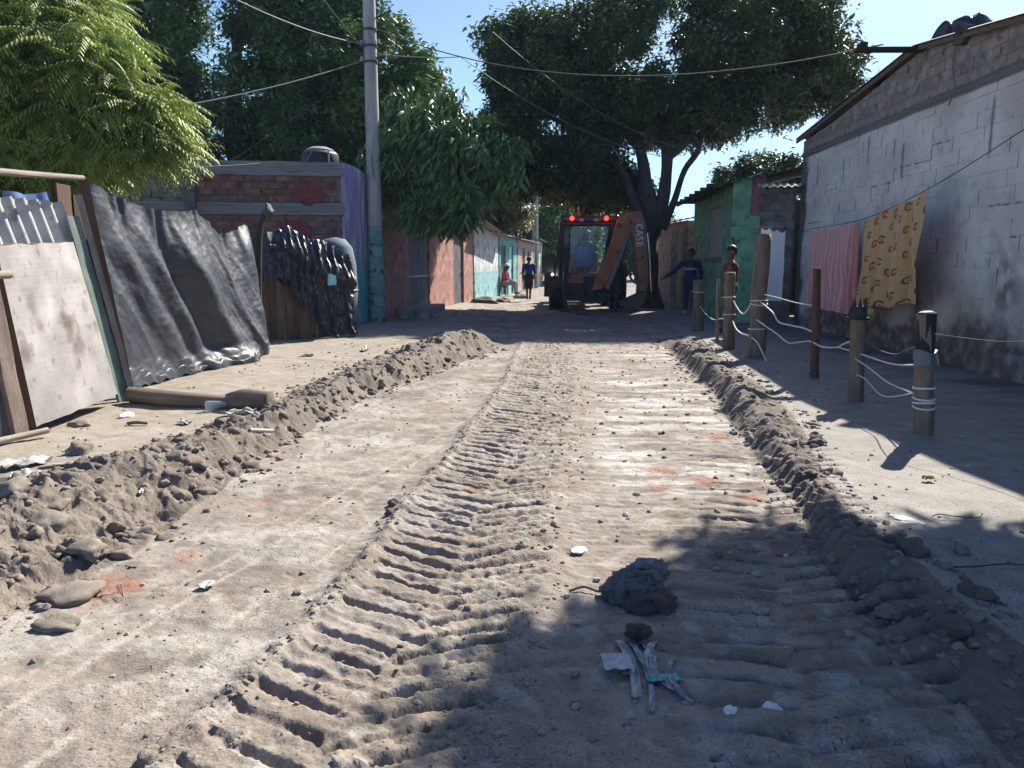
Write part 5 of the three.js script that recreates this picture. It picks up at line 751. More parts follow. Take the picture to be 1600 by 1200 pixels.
  if (look.cap) { mesh('cap', nets((x, y, z) => Math.max(union([[top, hd.clone().add(v3(0, 0.03, 0)), 0.09, 0.09]], 0.02, 0.02)(x, y, z), hd.y + 0.03 - y), [hd.x - 0.16, hd.y - 0.02, hd.z - 0.16], [hd.x + 0.16, hd.y + 0.2, hd.z + 0.16], 0.012), look.cap, t); mesh('cap_peak', new THREE.CylinderGeometry(0.085, 0.09, 0.014, 14, 1, false).scale(0.8, 1, 1.1).translate(...hd.clone().addScaledVector(face, 0.1).add(v3(0, 0.045, 0)).toArray()), look.cap, t); }
  if (look.stripe) { const f = union(torso, 0.04, 0.022); mesh('reflective_stripe', nets((x, y, z) => Math.max(f(x, y, z), Math.abs(y - 1.22) - 0.03), ...bound(torso, 0.2), 0.015), look.stripe, t); }
  return t;
}
const skin = std(0.17, 0.085, 0.055, 0.6), darkSkin = std(0.10, 0.052, 0.036, 0.6), hairM = std(0.012, 0.011, 0.010, 0.7), navy = std(0.010, 0.020, 0.085, 0.85), blueShirt = std(0.015, 0.05, 0.26, 0.85), cloth = (r, g, b) => std(r, g, b, 0.9);
person('worker in dark blue overalls with a pale reflective band leaning one arm on the tree', [4.98, 0.03, -21.8], -0.1, 1.8, { el: [-0.44, 1.16, 0.0], wl: [-0.66, 1.0, -0.12], face: [-0.4, 0, 1], er: [0.27, 1.14, -0.03], wr: [0.26, 0.9, 0.05] }, { skin: darkSkin, hair: hairM, shirt: navy, trousers: navy, sleeve: 2, stripe: std(0.45, 0.48, 0.46, 0.35), shoes: cloth(0.35, 0.35, 0.34) });
person('person in a dark red sleeveless shirt and black cap behind the fence posts', [4.36, 0.09, -15.6], 0, 1.72, { face: [-1, -0.05, 0.25], sl: [-0.06, 1.41, 0.17], sr: [0.06, 1.41, -0.17], el: [-0.1, 1.13, 0.23], wl: [-0.2, 0.9, 0.2], er: [0.05, 1.12, -0.24], wr: [-0.05, 0.88, -0.22], hl: [0, 0.92, 0.09], hr: [0, 0.92, -0.09], kl: [-0.03, 0.5, 0.1], kr: [-0.01, 0.5, -0.1], al: [0.02, 0.085, 0.1], ar: [0.02, 0.085, -0.1], tl: [-0.15, 0.035, 0.11], tr: [-0.15, 0.035, -0.11] }, { skin, hair: hairM, shirt: cloth(0.20, 0.035, 0.04), trousers: cloth(0.03, 0.03, 0.04), sleeve: 0, cap: M.black, shoes: cloth(0.05, 0.05, 0.05) });
person('person in a bright blue shirt and dark shorts walking away down the street', [0.63, 0.03, -29.3], 0, 1.62, { face: [0, 0, -1], kl: [-0.08, 0.5, 0.03], al: [-0.06, 0.1, 0.14], tl: [-0.07, 0.05, 0.0], kr: [0.07, 0.5, -0.06], ar: [0.05, 0.085, -0.1], tr: [0.06, 0.035, -0.26], el: [-0.24, 1.13, 0.06], wl: [-0.25, 0.89, 0.05], er: [0.24, 1.13, -0.06], wr: [0.24, 0.9, -0.12] }, { skin: darkSkin, hair: hairM, shirt: blueShirt, trousers: cloth(0.025, 0.022, 0.025), sleeve: 1, shorts: true, hem: 0.84 });
const sitJ = { pelvis: [0, 0.48, 0], waist: [0, 0.63, 0.02], chest: [0, 0.83, 0.05], neck: [0, 1.0, 0.07], head: [0, 1.16, 0.11], sl: [-0.185, 0.94, 0.06], sr: [0.185, 0.94, 0.06], el: [-0.24, 0.7, 0.12], er: [0.24, 0.7, 0.12], wl: [-0.14, 0.58, 0.32], wr: [0.14, 0.58, 0.32], hl: [-0.09, 0.47, 0.02], hr: [0.09, 0.47, 0.02], kl: [-0.13, 0.5, 0.46], kr: [0.13, 0.5, 0.46], al: [-0.12, 0.09, 0.5], ar: [0.12, 0.09, 0.5], tl: [-0.13, 0.035, 0.66], tr: [0.13, 0.035, 0.66] };
person('person in a red shirt and white cap sitting outside the turquoise house', [-0.32, 0.06, -32.9], 1.35, 1.78, sitJ, { skin: darkSkin, hair: hairM, shirt: cloth(0.42, 0.07, 0.09), trousers: cloth(0.32, 0.27, 0.24), sleeve: 1, hem: 0.45, cap: cloth(0.7, 0.7, 0.7), shoes: cloth(0.05, 0.05, 0.05) });
{ const st = thing('plastic_stool', 'low stool under the sitting person in the red shirt', 'stool', null, [-0.36, 0.04, -32.92], 1.35); mesh('seat', rbox(0.34, 0.04, 0.34, 0, 0.36, 0), M.brownWood, st); for (const [x, z] of [[-1, -1], [-1, 1], [1, -1], [1, 1]]) mesh('leg', rbox(0.04, 0.34, 0.04, x * 0.14, 0.17, z * 0.14), M.brownWood, st); }
person('person in dark clothes standing behind the bars of the salmon house doorway', [-3.25, 0.06, -21.9], 1.2, 1.66, {}, { skin: darkSkin, hair: hairM, shirt: cloth(0.02, 0.022, 0.05), trousers: cloth(0.02, 0.02, 0.03), sleeve: 1, shoes: M.black });

// ---------------------------------------------------------------- backhoe loader seen from behind
{
  const t = thing('backhoe_loader', 'dirty orange backhoe loader with black cab and folded digging arm, seen from behind', 'backhoe loader', null, [2.33, 0.0, -23.4]);
  const orange = std(0.55, 0.17, 0.06, 0.55, { map: rep(rustMap, 0.7) }), dark = std(0.03, 0.03, 0.032, 0.6), grey = std(0.16, 0.16, 0.165, 0.5);
  const extr = (pts, depth, z, bevel = 0.012) => new THREE.ExtrudeGeometry(new THREE.Shape(pts.map(([x, y]) => new THREE.Vector2(x, y))), { depth, bevelEnabled: true, bevelSize: bevel, bevelThickness: bevel, bevelSegments: 1 }).translate(0, 0, z);
  const tyre = (r, w) => { const pr = [[r * 0.56, -w / 2], [r * 0.9, -w / 2], [r, -w * 0.38], [r, w * 0.38], [r * 0.9, w / 2], [r * 0.56, w / 2]].map(([a, b]) => new THREE.Vector2(a, b)); const list = [new THREE.LatheGeometry(pr, 32)]; for (let i = 0; i < 22; i++) for (const s of [-1, 1]) list.push(box(0.05, w * 0.52, 0.06, 0, 0, 0).rotateX(s * 0.6).translate(r + 0.012, s * w * 0.23, 0).rotateY((i + (s > 0 ? 0.5 : 0)) / 22 * 6.283)); return merge(list).rotateZ(Math.PI / 2); };
  for (const [x, z, r, w] of [[-0.93, -0.95, 0.70, 0.46], [0.93, -0.95, 0.70, 0.46], [-0.9, -3.2, 0.5, 0.32], [0.9, -3.2, 0.5, 0.32]]) {
    const wh = new THREE.Group(); wh.name = 'wheel'; wh.position.set(x, r, z); t.add(wh);
    mesh('tyre', tyre(r, w), M.rubber, wh); mesh('rim', new THREE.LatheGeometry([[0.02, -0.05], [r * 0.3, -0.06], [r * 0.5, -0.14], [r * 0.57, -0.16], [r * 0.57, 0.16], [r * 0.5, 0.14], [r * 0.3, 0.06], [0.02, 0.05]].map(([a, b]) => new THREE.Vector2(a, b)), 20).rotateZ(Math.PI / 2), std(0.35, 0.33, 0.3, 0.6), wh);
  }
  mesh('chassis', [rbox(0.8, 0.5, 4.3, 0, 0.85, -2.2, 0.04), rbox(1.5, 0.3, 0.35, 0, 0.7, 0.05, 0.03)], dark, t);
  mesh('engine_hood', rbox(0.95, 0.75, 2.0, 0, 1.42, -3.1, 0.08), orange, t);
  for (const x of [-0.93, 0.93]) mesh('fender', [rbox(0.5, 0.06, 1.35, x, 1.47, -0.95, 0.02), rbox(0.5, 0.45, 0.06, x, 1.24, -0.28, 0.02)], dark, t);
  mesh('rear_panel', [extr([[-0.66, 0.62], [0.55, 0.62], [0.62, 1.06], [0.3, 1.12], [-0.3, 1.12], [-0.7, 1.06]], 0.08, 0.06)], orange, t);
  mesh('swing_casting', [cyl(0.2, 0.2, 0.6, 0.0, 0.45, 0.3, 16), rbox(0.36, 0.5, 0.3, 0.02, 0.78, 0.3, 0.04)], dark, t);
  mesh('hose_port', new THREE.TorusGeometry(0.12, 0.04, 8, 18).translate(-0.02, 0.86, 0.19), dark, t);
  // cab
  const post = (a, b, w = 0.08) => limb([v3(...a), v3(...b)], [w, w], 4, 0, 2);
  for (const [a, b] of [[[-0.95, 1.05, 0.02], [-0.82, 2.62, 0.02]], [[0.95, 1.05, 0.02], [0.78, 2.62, 0.02]], [[-0.85, 1.05, -1.75], [-0.78, 2.62, -1.6]], [[0.85, 1.05, -1.75], [0.78, 2.62, -1.6]]]) mesh('cab_pillar', post(a, b), dark, t);
  mesh('cab_floor', [rbox(1.8, 0.1, 1.8, 0, 1.08, -0.88, 0.02), rbox(0.26, 0.95, 0.06, -0.76, 1.5, 0.0, 0.02), rbox(0.22, 0.7, 0.06, 0.78, 1.4, 0.0, 0.02)], dark, t);
  const roof = mesh('cab_roof', [rbox(1.72, 0.16, 2.0, -0.02, 2.72, -0.82, 0.05), rbox(1.64, 0.12, 0.12, -0.02, 2.6, 0.06, 0.03)], dark, t);
  const bc = mesh('beacon_lamp', [cyl(0.075, 0.03, 0.19, -0.36, 2.84, -0.1, 14), cyl(0.09, 0.09, 0.04, -0.36, 2.8, -0.1, 14)], std(0.5, 0.12, 0.02, 0.3), roof);
  mesh('beacon_top', new THREE.SphereGeometry(0.035, 10, 8).translate(-0.36, 3.04, -0.1), std(0.6, 0.6, 0.6, 0.12), roof);
  for (const x of [-0.57, 0.44]) { const l = mesh('tail_light', new THREE.CylinderGeometry(0.062, 0.07, 0.05, 16).rotateX(Math.PI / 2).translate(x, 2.735, 0.21), std(0.5, 0.01, 0.01, 0.4, { emissive: C(1, 0.035, 0.02), emissiveIntensity: 1.6 }), roof); const p = new THREE.PointLight(C(1, 0.06, 0.03), 0.12); p.name = 'tail_light_glow'; p.position.set(x, 2.735, 0.3); p.castShadow = true; l.add(p); }
  for (const x of [-0.28, 0.14]) mesh('work_lamp', [rbox(0.14, 0.09, 0.06, x, 2.69, 0.16, 0.015)], std(0.2, 0.2, 0.22, 0.15), roof);
  const rw = mesh('rear_window', extr([[-0.62, 1.55], [-0.56, 1.2], [-0.42, 1.1], [0.22, 1.1], [0.34, 1.2], [0.54, 2.2], [0.56, 2.52], [-0.62, 2.52]], 0.006, 0.0, 0.001), M.glass, t);
  mesh('window_seal', [[[-0.62, 2.54], [0.58, 2.54]], [[-0.62, 2.54], [-0.63, 1.5]], [[0.58, 2.54], [0.36, 1.16]]].map(([a, b]) => post([a[0], a[1], 0.01], [b[0], b[1], 0.01], 0.025)), M.black, rw);
  for (const x of [-0.86, 0.84]) mesh('side_window', box(0.008, 1.45, 1.5, x, 1.86, -0.85), M.glass, t);
  mesh('front_window', box(1.5, 1.35, 0.008, 0, 1.9, -1.68), M.glass, t);
  mesh('seat', [rbox(0.6, 0.12, 0.5, -0.1, 1.45, -0.75, 0.04), rbox(0.62, 0.62, 0.12, -0.1, 1.62, -0.42, 0.05)], std(0.03, 0.12, 0.42, 0.8), t);
  const lb = mesh('loader_bucket', [extr([[-1.15, 0.22], [1.15, 0.22], [1.15, 1.05], [-1.15, 1.05]], 0.05, -4.9), rbox(2.3, 0.06, 0.8, 0, 0.24, -5.2, 0.02)], dark, t); mesh('loader_arm', [rbox(0.14, 0.2, 2.6, -0.72, 0.95, -3.7, 0.03), rbox(0.14, 0.2, 2.6, 0.72, 0.95, -3.7, 0.03)], orange, lb);
  mesh('hydraulic_block', [rbox(1.35, 0.42, 0.3, 0, 0.52, 0.0, 0.03), rbox(0.9, 0.3, 0.25, 0.15, 0.45, 0.2, 0.03)], dark, t);
  mesh('steering_wheel', new THREE.TorusGeometry(0.19, 0.02, 8, 22).rotateX(1.1).translate(0, 1.8, -1.35), M.black, t);
  const mir = mesh('side_mirror', rbox(0.36, 0.5, 0.08, -1.24, 1.42, -0.1, 0.03), dark, t); mesh('mirror_arm', post([-0.9, 1.7, -0.02], [-1.15, 1.55, -0.1], 0.02), dark, mir);
  const rl = mesh('reversing_light', new THREE.SphereGeometry(0.045, 10, 8).translate(-1.12, 1.1, 0.0), std(0.7, 0.7, 0.68, 0.2, { emissive: C(1, 0.97, 0.9), emissiveIntensity: 1.2 }), t); { const p = new THREE.PointLight(C(1, 0.96, 0.88), 0.08); p.name = 'reversing_light_glow'; p.position.set(-1.12, 1.1, 0.09); p.castShadow = true; rl.add(p); }
  // stabiliser legs
  for (const s of [-1, 1]) { const l = mesh('stabiliser', [rbox(0.16, 1.1, 0.2, s * 0.74, 0.95, 0.28, 0.02), rbox(0.1, 0.5, 0.12, s * 0.74, 0.3, 0.28, 0.02)], dark, t); mesh('foot_pad', rbox(0.3, 0.06, 0.4, s * 0.76, 0.05, 0.28, 0.02), dark, l); }
  // digging arm: boom leaning out to the right, dipper hanging, bucket
  const arm = mesh('boom', [extr([[0.0, 0.66], [0.34, 0.72], [0.5, 1.05], [1.08, 2.35], [1.2, 2.75], [1.12, 2.86], [0.86, 2.86], [0.72, 2.66], [0.46, 1.7], [0.1, 1.02]], 0.22, 0.52)], orange, t);
  mesh('boom_ram', [limb([v3(0.42, 0.7, 0.86), v3(0.78, 1.6, 0.86)], [0.07, 0.07], 10, 0, 2), limb([v3(0.78, 1.6, 0.86), v3(1.0, 2.25, 0.86)], [0.04, 0.04], 10, 0, 2)], grey, arm);
  const dip = mesh('dipper', [extr([[1.02, 2.62], [1.18, 2.9], [1.36, 2.88], [1.5, 2.5], [1.62, 0.9], [1.55, 0.62], [1.38, 0.66], [1.28, 1.4], [1.16, 2.2]], 0.2, 0.56)], std(0.40, 0.17, 0.09, 0.55, { map: rep(rustMap, 0.7) }), t);
  mesh('dipper_ram', [limb([v3(1.58, 2.3, 0.66), v3(1.66, 1.6, 0.66)], [0.05, 0.05], 10, 0, 2), limb([v3(1.66, 1.62, 0.66), v3(1.74, 0.62, 0.66)], [0.026, 0.026], 10, 0, 2)], std(0.5, 0.5, 0.52, 0.25, { metalness: 0.8 }), dip);
  mesh('link', [limb([v3(1.5, 0.72, 0.66), v3(1.14, 0.98, 0.66), v3(0.98, 1.5, 0.66)], [0.035, 0.035, 0.03], 8, 0, 3)], grey, dip);
  const bp = []; for (let i = 0; i <= 10; i++) { const a = -0.3 + i / 10 * 2.9; bp.push([1.12 + 0.42 * Math.cos(-a), 0.52 + 0.42 * Math.sin(-a)]); } for (let i = 10; i >= 0; i--) { const a = -0.3 + i / 10 * 2.9; bp.push([1.12 + 0.38 * Math.cos(-a), 0.52 + 0.38 * Math.sin(-a)]); }
  const bk = mesh('bucket', [extr(bp, 0.62, 0.35, 0.004), ...[0.35, 0.97].map((z) => extr(bp.slice(0, 11), 0.02, z, 0.002))], std(0.07, 0.06, 0.055, 0.7), t);
  for (let i = 0; i < 5; i++) mesh('tooth', box(0.05, 0.16, 0.07).rotateZ(0.5).translate(0.74, 0.66, 0.4 + i * 0.135), M.iron, bk);
  const font = await new FontLoader().loadAsync('fonts/droid/droid_sans_bold.typeface.json');
  const tx = new TextGeometry('CASE', { font, size: 0.2, depth: 0.006, curveSegments: 5, bevelEnabled: false }); tx.computeBoundingBox(); tx.translate(0, -0.1, 0).rotateZ(-Math.PI / 2 + 0.06).translate(1.315, 2.56, 0.775);
  mesh('lettering', tx, std(0.62, 0.60, 0.55, 0.6), dip);
  person('machine operator in a blue shirt seated in the cab of the digger', [2.25, 1.02, -24.15], Math.PI, 1.75, sitJ, { skin: darkSkin, hair: hairM, shirt: std(0.02, 0.085, 0.34, 0.85), trousers: navy, sleeve: 1, hem: 0.45, shoes: M.black });
}
{ // caution tape across the far street
  tag(mesh('caution_tape', sheet(40, 1, (u, v) => V(0.35 + u * 2.6, 0.95 - 0.12 * Math.sin(u * 3.14) - v * 0.09, 36.5 + u * 1.2), 0.002), std(0.75, 0.55, 0.06, 0.5)), 'yellow caution tape stretched across the far street behind the walking person', 'tape');
}

// ---------------------------------------------------------------- stones, rubble and litter
function rockGeo(r, sx, sy, sz, rough, k, det = 2) { const g = new THREE.IcosahedronGeometry(r, det), p = g.attributes.position; for (let i = 0; i < p.count; i++) { const x = p.getX(i) / r, y = p.getY(i) / r, z = p.getZ(i) / r, q = 1 + rough * (n3(x * 1.3 + k, y * 1.3, z * 1.3) * 1.4 + 0.5 * n3(x * 3 + k, y * 3, z * 3 + k)); p.setXYZ(i, p.getX(i) * q * sx, p.getY(i) * q * sy, p.getZ(i) * q * sz); } const c = mergeSmooth(g); metres(c); return c; }
function lay(name, geo, mat, x, d, lift, label, cat, group, rot = [0, 0, 0]) { const m = tag(mesh(name, geo, mat), label, cat, group); m.position.set(x, groundY(x, d) + lift, -d); m.rotation.set(...rot); return m; }
const clodMat = std(0.17, 0.135, 0.108, 0.96, { map: rep(grainMap, 2), bumpMap: rep(grainBump, 3), bumpScale: 0.006 });
let rk = 0;
for (const [x, d, r, sx, sy, sz, mat, label] of [
  [-0.74, 4.68, 0.036, 1, 1, 1, 'darkStone', 'small dark clod left of the main wheel track, the farther of a pair'], [-0.735, 4.47, 0.033, 1, 1, 1, 'darkStone', 'small dark clod left of the main wheel track, the nearer of a pair'], [2.0, 3.74, 0.085, 1.25, 0.7, 1, 'darkStone', 'large dark rounded stone on the right soil ridge'],
  [2.42, 6.0, 0.07, 1.1, 0.75, 1, 'darkStone', 'dark clod fallen onto the right pavement beside the ridge'], [2.22, 4.2, 0.075, 1.25, 0.12, 0.8, 'whiteStone', 'flat oval white stone on the right pavement'], [-2.5, 4.0, 0.09, 1.1, 0.8, 1, 'stone', 'angular rock half buried in the left bank'],
  [-2.2, 3.82, 0.09, 1.3, 0.5, 0.9, 'stone', 'flat pale rock at the foot of the left bank'], [-2.06, 3.4, 0.11, 1.2, 0.5, 1, 'stone', 'broad rock at the foot of the left bank beside the red brick patch'], [-1.94, 3.1, 0.085, 1.3, 0.5, 0.9, 'stone', 'rock at the left edge nearest the camera'],
  [-3.26, 5.7, 0.1, 1, 0.8, 0.9, 'stone', 'squarish rubble block on the left pavement before the board'], [2.25, 3.7, 0.045, 1, 0.9, 1, 'stone', 'pale rounded stone on the right pavement near the dark shade'], [0.74, 2.41, 0.022, 1, 0.9, 1, 'whiteStone', 'small round white pebble in the foreground shade, the left of two'], [0.89, 2.45, 0.032, 1.2, 0.9, 1, 'whiteStone', 'larger pale pebble in the foreground shade, the right of two'],
  [-1.12, 2.16, 0.032, 1, 0.9, 1, 'stone', 'pebble at the bottom edge left of the wheel track'], [1.94, 5.05, 0.03, 1, 0.9, 1, 'darkStone', 'small dark stone on the outer side of the right ridge'], [2.05, 3.2, 0.06, 1.2, 0.7, 1, 'darkStone', 'dark clod at the outer foot of the right ridge in the shade'], [1.78, 2.95, 0.075, 1.2, 0.7, 1, 'darkStone', 'dark clod on the right ridge in the foreground shade'],
  [-2.9, 4.35, 0.1, 1.2, 0.6, 1, 'stone', 'rock on top of the left bank near the picture edge'], [0.36, 3.96, 0.035, 1.4, 0.35, 1, 'whiteStone', 'flat white chip right of the main wheel track'], [-1.0, 3.4, 0.02, 1, 0.9, 1, 'stone', 'lone pebble on the smooth left lane'], [-3.62, 7.1, 0.07, 1.3, 0.6, 0.8, 'whiteStone', 'white rubble wedged under the lower edge of the plywood board'], [-3.85, 6.75, 0.08, 1.4, 0.5, 0.8, 'stone', 'flat stone under the near corner of the plywood board'],
  [2.0, 22.0, 0.2, 1.3, 0.6, 1, 'darkStone', 'dark heap of spoil behind the wheels of the digger'], [-1.0, 26.8, 0.3, 1.6, 0.6, 1, 'darkStone', 'dark rubble heap before the white house'], [-0.35, 28.0, 0.26, 1.5, 0.6, 1, 'darkStone', 'dark rubble heap at the edge of the tree shade'], [0.35, 31, 0.22, 1.4, 0.8, 1, 'stone', 'block of rubble beside the walking person']]) lay('stone', rockGeo(r, sx, sy, sz, 0.34, rk++ * 3.3, 4), M[mat], x, d, r * sy * 0.05, label, 'stone', null, [0, rk * 1.7, 0]);
for (const [x, d, w, h, dd, label] of [[-1.86, 3.4, 0.13, 0.022, 0.085, 'broken red brick pressed flat into the soil at the left'], [-1.64, 3.42, 0.07, 0.032, 0.055, 'small orange-red brick lump right of the flat broken brick'], [-1.58, 3.72, 0.06, 0.02, 0.05, 'thin red brick chip beside the white paper scrap'], [1.2, 5.5, 0.06, 0.02, 0.05, 'red brick chip in the white limed lane'], [0.08, 2.6, 0.03, 0.025, 0.025, 'tiny red brick crumb in the foreground shade'], [-1.4, 2.75, 0.05, 0.02, 0.03, 'reddish brick sliver on the smooth left lane']]) lay('brick_piece', jiggle(mergeSmooth(new THREE.BoxGeometry(w, h * 1.3, dd, 6, 3, 5)), 0.009, 30), M.brickRed, x, d, h * 0.1, label, 'brick piece', null, [0.1, x * 9, 0.15]);
const scrapGeo = (w, h, k, bend = 0.2) => sheet(8, 8, (u, v) => { const a = 1 + 0.35 * n3(u * 3 + k, v * 3, k); return v3((u - 0.5) * w * a, bend * w * (n3(u * 3 + k, v * 3, 2) + 0.15), (v - 0.5) * h * a); }, 0.0015);
let sk = 0;
for (const [x, d, w, h, mat, label] of [
  [-1.45, 3.48, 0.075, 0.06, 'paper', 'small square white paper scrap on the left lane'], [-2.92, 6.76, 0.14, 0.08, 'paper', 'flat white scrap on the sand before the log'], [-3.45, 5.32, 0.3, 0.22, 'paper', 'pile of white crumpled paper on the left pavement, farther one'], [-3.2, 4.95, 0.32, 0.2, 'paper', 'white torn sheet on the left bank, nearest to the picture edge'], [-2.57, 7.18, 0.26, 0.08, 'paper', 'white plastic strip under the thick end of the log'], [-2.36, 12.3, 0.3, 0.1, 'paper', 'white tile fragment on the far left pavement'], [-3.3, 5.65, 0.12, 0.06, 'paper', 'folded white scrap beside the rubble block'], [2.2, 4.86, 0.05, 0.04, 'paper', 'tiny white scrap on the right pavement'], [0.28, 3.15, 0.05, 0.03, 'paper', 'white scrap on the ridges of the main track'], [2.2, 5.9, 0.1, 0.03, 'paper', 'white chip lying along the outer foot of the right ridge'], [-2.35, 4.75, 0.09, 0.03, 'paper', 'white sliver stuck in the left bank'], [-3.1, 11.6, 0.2, 0.07, 'paper', 'pale scrap at the foot of the large black sheet']]) lay('litter_scrap', scrapGeo(w, h, ++sk * 5.1, 0.25), M[mat], x, d, 0.018, label, 'litter', null, [0, sk * 1.3, 0.05]);
lay('pvc_stub', new THREE.CylinderGeometry(0.018, 0.018, 0.24, 10).rotateZ(1.57), M.paper, -2.08, 6.28, 0.025, 'white plastic pipe stub on the inner slope of the left bank', 'pipe', null, [0.1, 1.0, -0.3]);
lay('bottle_scrap', jiggle(new THREE.CylinderGeometry(0.04, 0.035, 0.16, 12, 3).rotateZ(1.57), 0.03, 12), phys(0.75, 0.8, 0.85, 0.12, { transmission: 0.7, thickness: 0 }), -2.88, 7.38, 0.05, 'crushed clear plastic bottle shining before the log', 'bottle', null, [0, 0.5, 0]);
lay('stick', limb([v3(-0.09, 0, 0), v3(0, 0.01, 0.01), v3(0.09, 0, 0)], [0.014, 0.016, 0.012], 6), M.oldWood, -3.34, 6.76, 0.018, 'short brown stick on the sand before the plywood board', 'stick');
lay('stick', limb([v3(-0.16, 0, 0), v3(0, 0.012, 0.012), v3(0.16, 0, -0.01)], [0.012, 0.012, 0.008], 6), M.oldWood, -3.0, 5.05, 0.05, 'thin pale stick beside the torn white sheet', 'stick', null, [0, 0.3, 0]);
lay('twig', limb([v3(-0.2, 0, 0), v3(-0.05, 0.012, 0.02), v3(0.1, 0.008, -0.02), v3(0.22, 0.01, 0)], [0.004, 0.004, 0.0035, 0.002], 5), M.darkWood, 2.25, 3.5, 0.008, 'thin twig on the right pavement at the edge of the shade', 'twig');
lay('wire_scrap', wire([v3(-0.1, 0, 0), v3(-0.07, 0.02, 0.02), v3(0, 0.012, 0.03), v3(0.14, 0.01, 0.05), v3(0.18, 0.02, 0.01)], 0.003, 24), M.iron, 2.5, 4.25, 0.006, 'bent bit of dark wire on the right pavement', 'wire');
lay('dry_leaf', scrapGeo(0.07, 0.05, 77, 0.5), std(0.24, 0.14, 0.06, 0.8), 2.76, 4.97, 0.025, 'curled brown dry leaf on the right pavement', 'leaf');
{ // rag bundle and the torn plastic below it
  const rag = thing('rag_bundle', 'muddy grey crumpled rag bundle lying in the road at the edge of the shade', 'rag bundle', null, [0.6, groundY(0.6, 3.45), -3.45]);
  const rm = [std(0.13, 0.125, 0.135, 0.9, { map: rep(wallMap, 2), bumpMap: rep(wallBump, 4), bumpScale: 0.01 }), std(0.095, 0.07, 0.065, 0.9, { map: rep(wallMap, 2) }), std(0.15, 0.16, 0.19, 0.9, { map: rep(wallMap, 2) })];
  const lump = (sx, sy, sz, x, y, z, k) => { const g = new THREE.IcosahedronGeometry(1, 5), p = g.attributes.position; for (let i = 0; i < p.count; i++) { const a = p.getX(i), b = p.getY(i), c = p.getZ(i), q = 1 + 0.35 * n3(a * 1.5 + k, b * 1.5, c * 1.5) + 0.34 * (0.35 - Math.abs(n3(a * 2.6 + k, b * 4.5, c * 2.0))) * 1.6 + 0.2 * (0.3 - Math.abs(n3(a * 6 + k, b * 8, c * 5))) + 0.09 * n3(a * 13, b * 13 + k, c * 13); p.setXYZ(i, a * q * sx + x, b * q * sy + y, c * q * sz + z); } const h = mergeSmooth(g); metres(h); return h; };
  mesh('folded_cloth', lump(0.135, 0.075, 0.12, -0.01, 0.035, 0.04, 3), rm[0], rag); mesh('upper_fold', lump(0.085, 0.05, 0.06, 0.06, 0.085, -0.05, 9), rm[2], rag); mesh('brown_fold', lump(0.11, 0.05, 0.09, 0.02, 0.02, 0.15, 14), rm[1], rag);
  mesh('trailing_strap', wire([v3(-0.12, 0.02, 0.0), v3(-0.19, 0.015, 0.02), v3(-0.26, 0.02, -0.02), v3(-0.33, 0.008, 0.0)], 0.006, 24), rm[2], rag);
  const film = phys(0.30, 0.36, 0.40, 0.4, { transmission: 0.5, thickness: 0 }), bag = thing('torn_bag', 'torn clear plastic bag trodden into the soil below the rag bundle', 'plastic bag', null, [0.5, groundY(0.5, 2.75), -2.75]);
  for (const [x, w, z0, z1, b] of [[-0.06, 0.035, -0.22, 0.22, 0.02], [-0.02, 0.02, -0.2, 0.3, 0.03], [0.03, 0.03, -0.22, 0.05, 0.015], [0.08, 0.03, -0.2, 0.18, -0.06], [0.13, 0.022, -0.05, 0.24, -0.05]]) mesh('strip', sheet(4, 26, (u, v) => { const X = x + (u - 0.5) * w + b * Math.sin(v * 3) - 0.1 * b * v, Z = lerp(z0, z1, v); return v3(X, groundY(0.5 + X, 2.75 - Z) - groundY(0.5, 2.75) + 0.012 + 0.012 * n3(u * 2, v * 9, x * 20) + 0.01 * Math.abs(u - 0.5), Z); }, 0.001), film, bag);
  mesh('flat_pouch', sheet(10, 10, (u, v) => v3(-0.1 + (u - 0.5) * 0.11, 0.03 + 0.012 * n3(u * 4, v * 4, 3), 0.0 + (v - 0.5) * 0.12), 0.002), std(0.27, 0.31, 0.33, 0.45), bag);
  mesh('bag_knot', lump(0.05, 0.03, 0.03, 0.02, 0.03, -0.24, 21), rm[1], bag);
  mesh('teal_band', sheet(12, 6, (u, v) => v3(0.0 + u * 0.12, 0.022 + 0.014 * n3(u * 6, v * 3, 8), 0.11 + (v - 0.5) * 0.05 - 0.01 * u), 0.0015), std(0.05, 0.26, 0.24, 0.45), bag);
}
function mergeSmooth(g) { // weld by position, then smooth normals
  const p = g.attributes.position, map = new Map(), pos = [], idx = []; for (let i = 0; i < p.count; i++) { const key = [p.getX(i), p.getY(i), p.getZ(i)].map((q) => q.toFixed(5)).join(); if (!map.has(key)) { map.set(key, pos.length / 3); pos.push(p.getX(i), p.getY(i), p.getZ(i)); } idx.push(map.get(key)); }
  const h = new THREE.BufferGeometry(); h.setAttribute('position', new THREE.Float32BufferAttribute(pos, 3)); h.setIndex(idx); h.computeVertexNormals(); return h;
}
function scatter(name, label, cat, geos, mat, list) { // list: [x, d, size, flat, lift, color]
  geos.forEach((g, k) => {
    const mine = list.filter((_, i) => i % geos.length === k), im = new THREE.InstancedMesh(g, mat, mine.length), o = new THREE.Object3D();
    mine.forEach(([x, d, s, f, lift, c], i) => { o.position.set(x, groundY(x, d) + s * lift, -d); o.rotation.set(rr(-0.6, 0.6), rnd() * 6.28, rr(-0.6, 0.6)); o.scale.set(s * rr(0.8, 1.3), s * f, s * rr(0.8, 1.2)); o.updateMatrix(); im.setMatrixAt(i, o.matrix); im.setColorAt(i, c); });
    im.name = numbered(name); im.castShadow = im.receiveShadow = true; scene.add(im); tag(im, label, cat, null, 'stuff');
  });
}
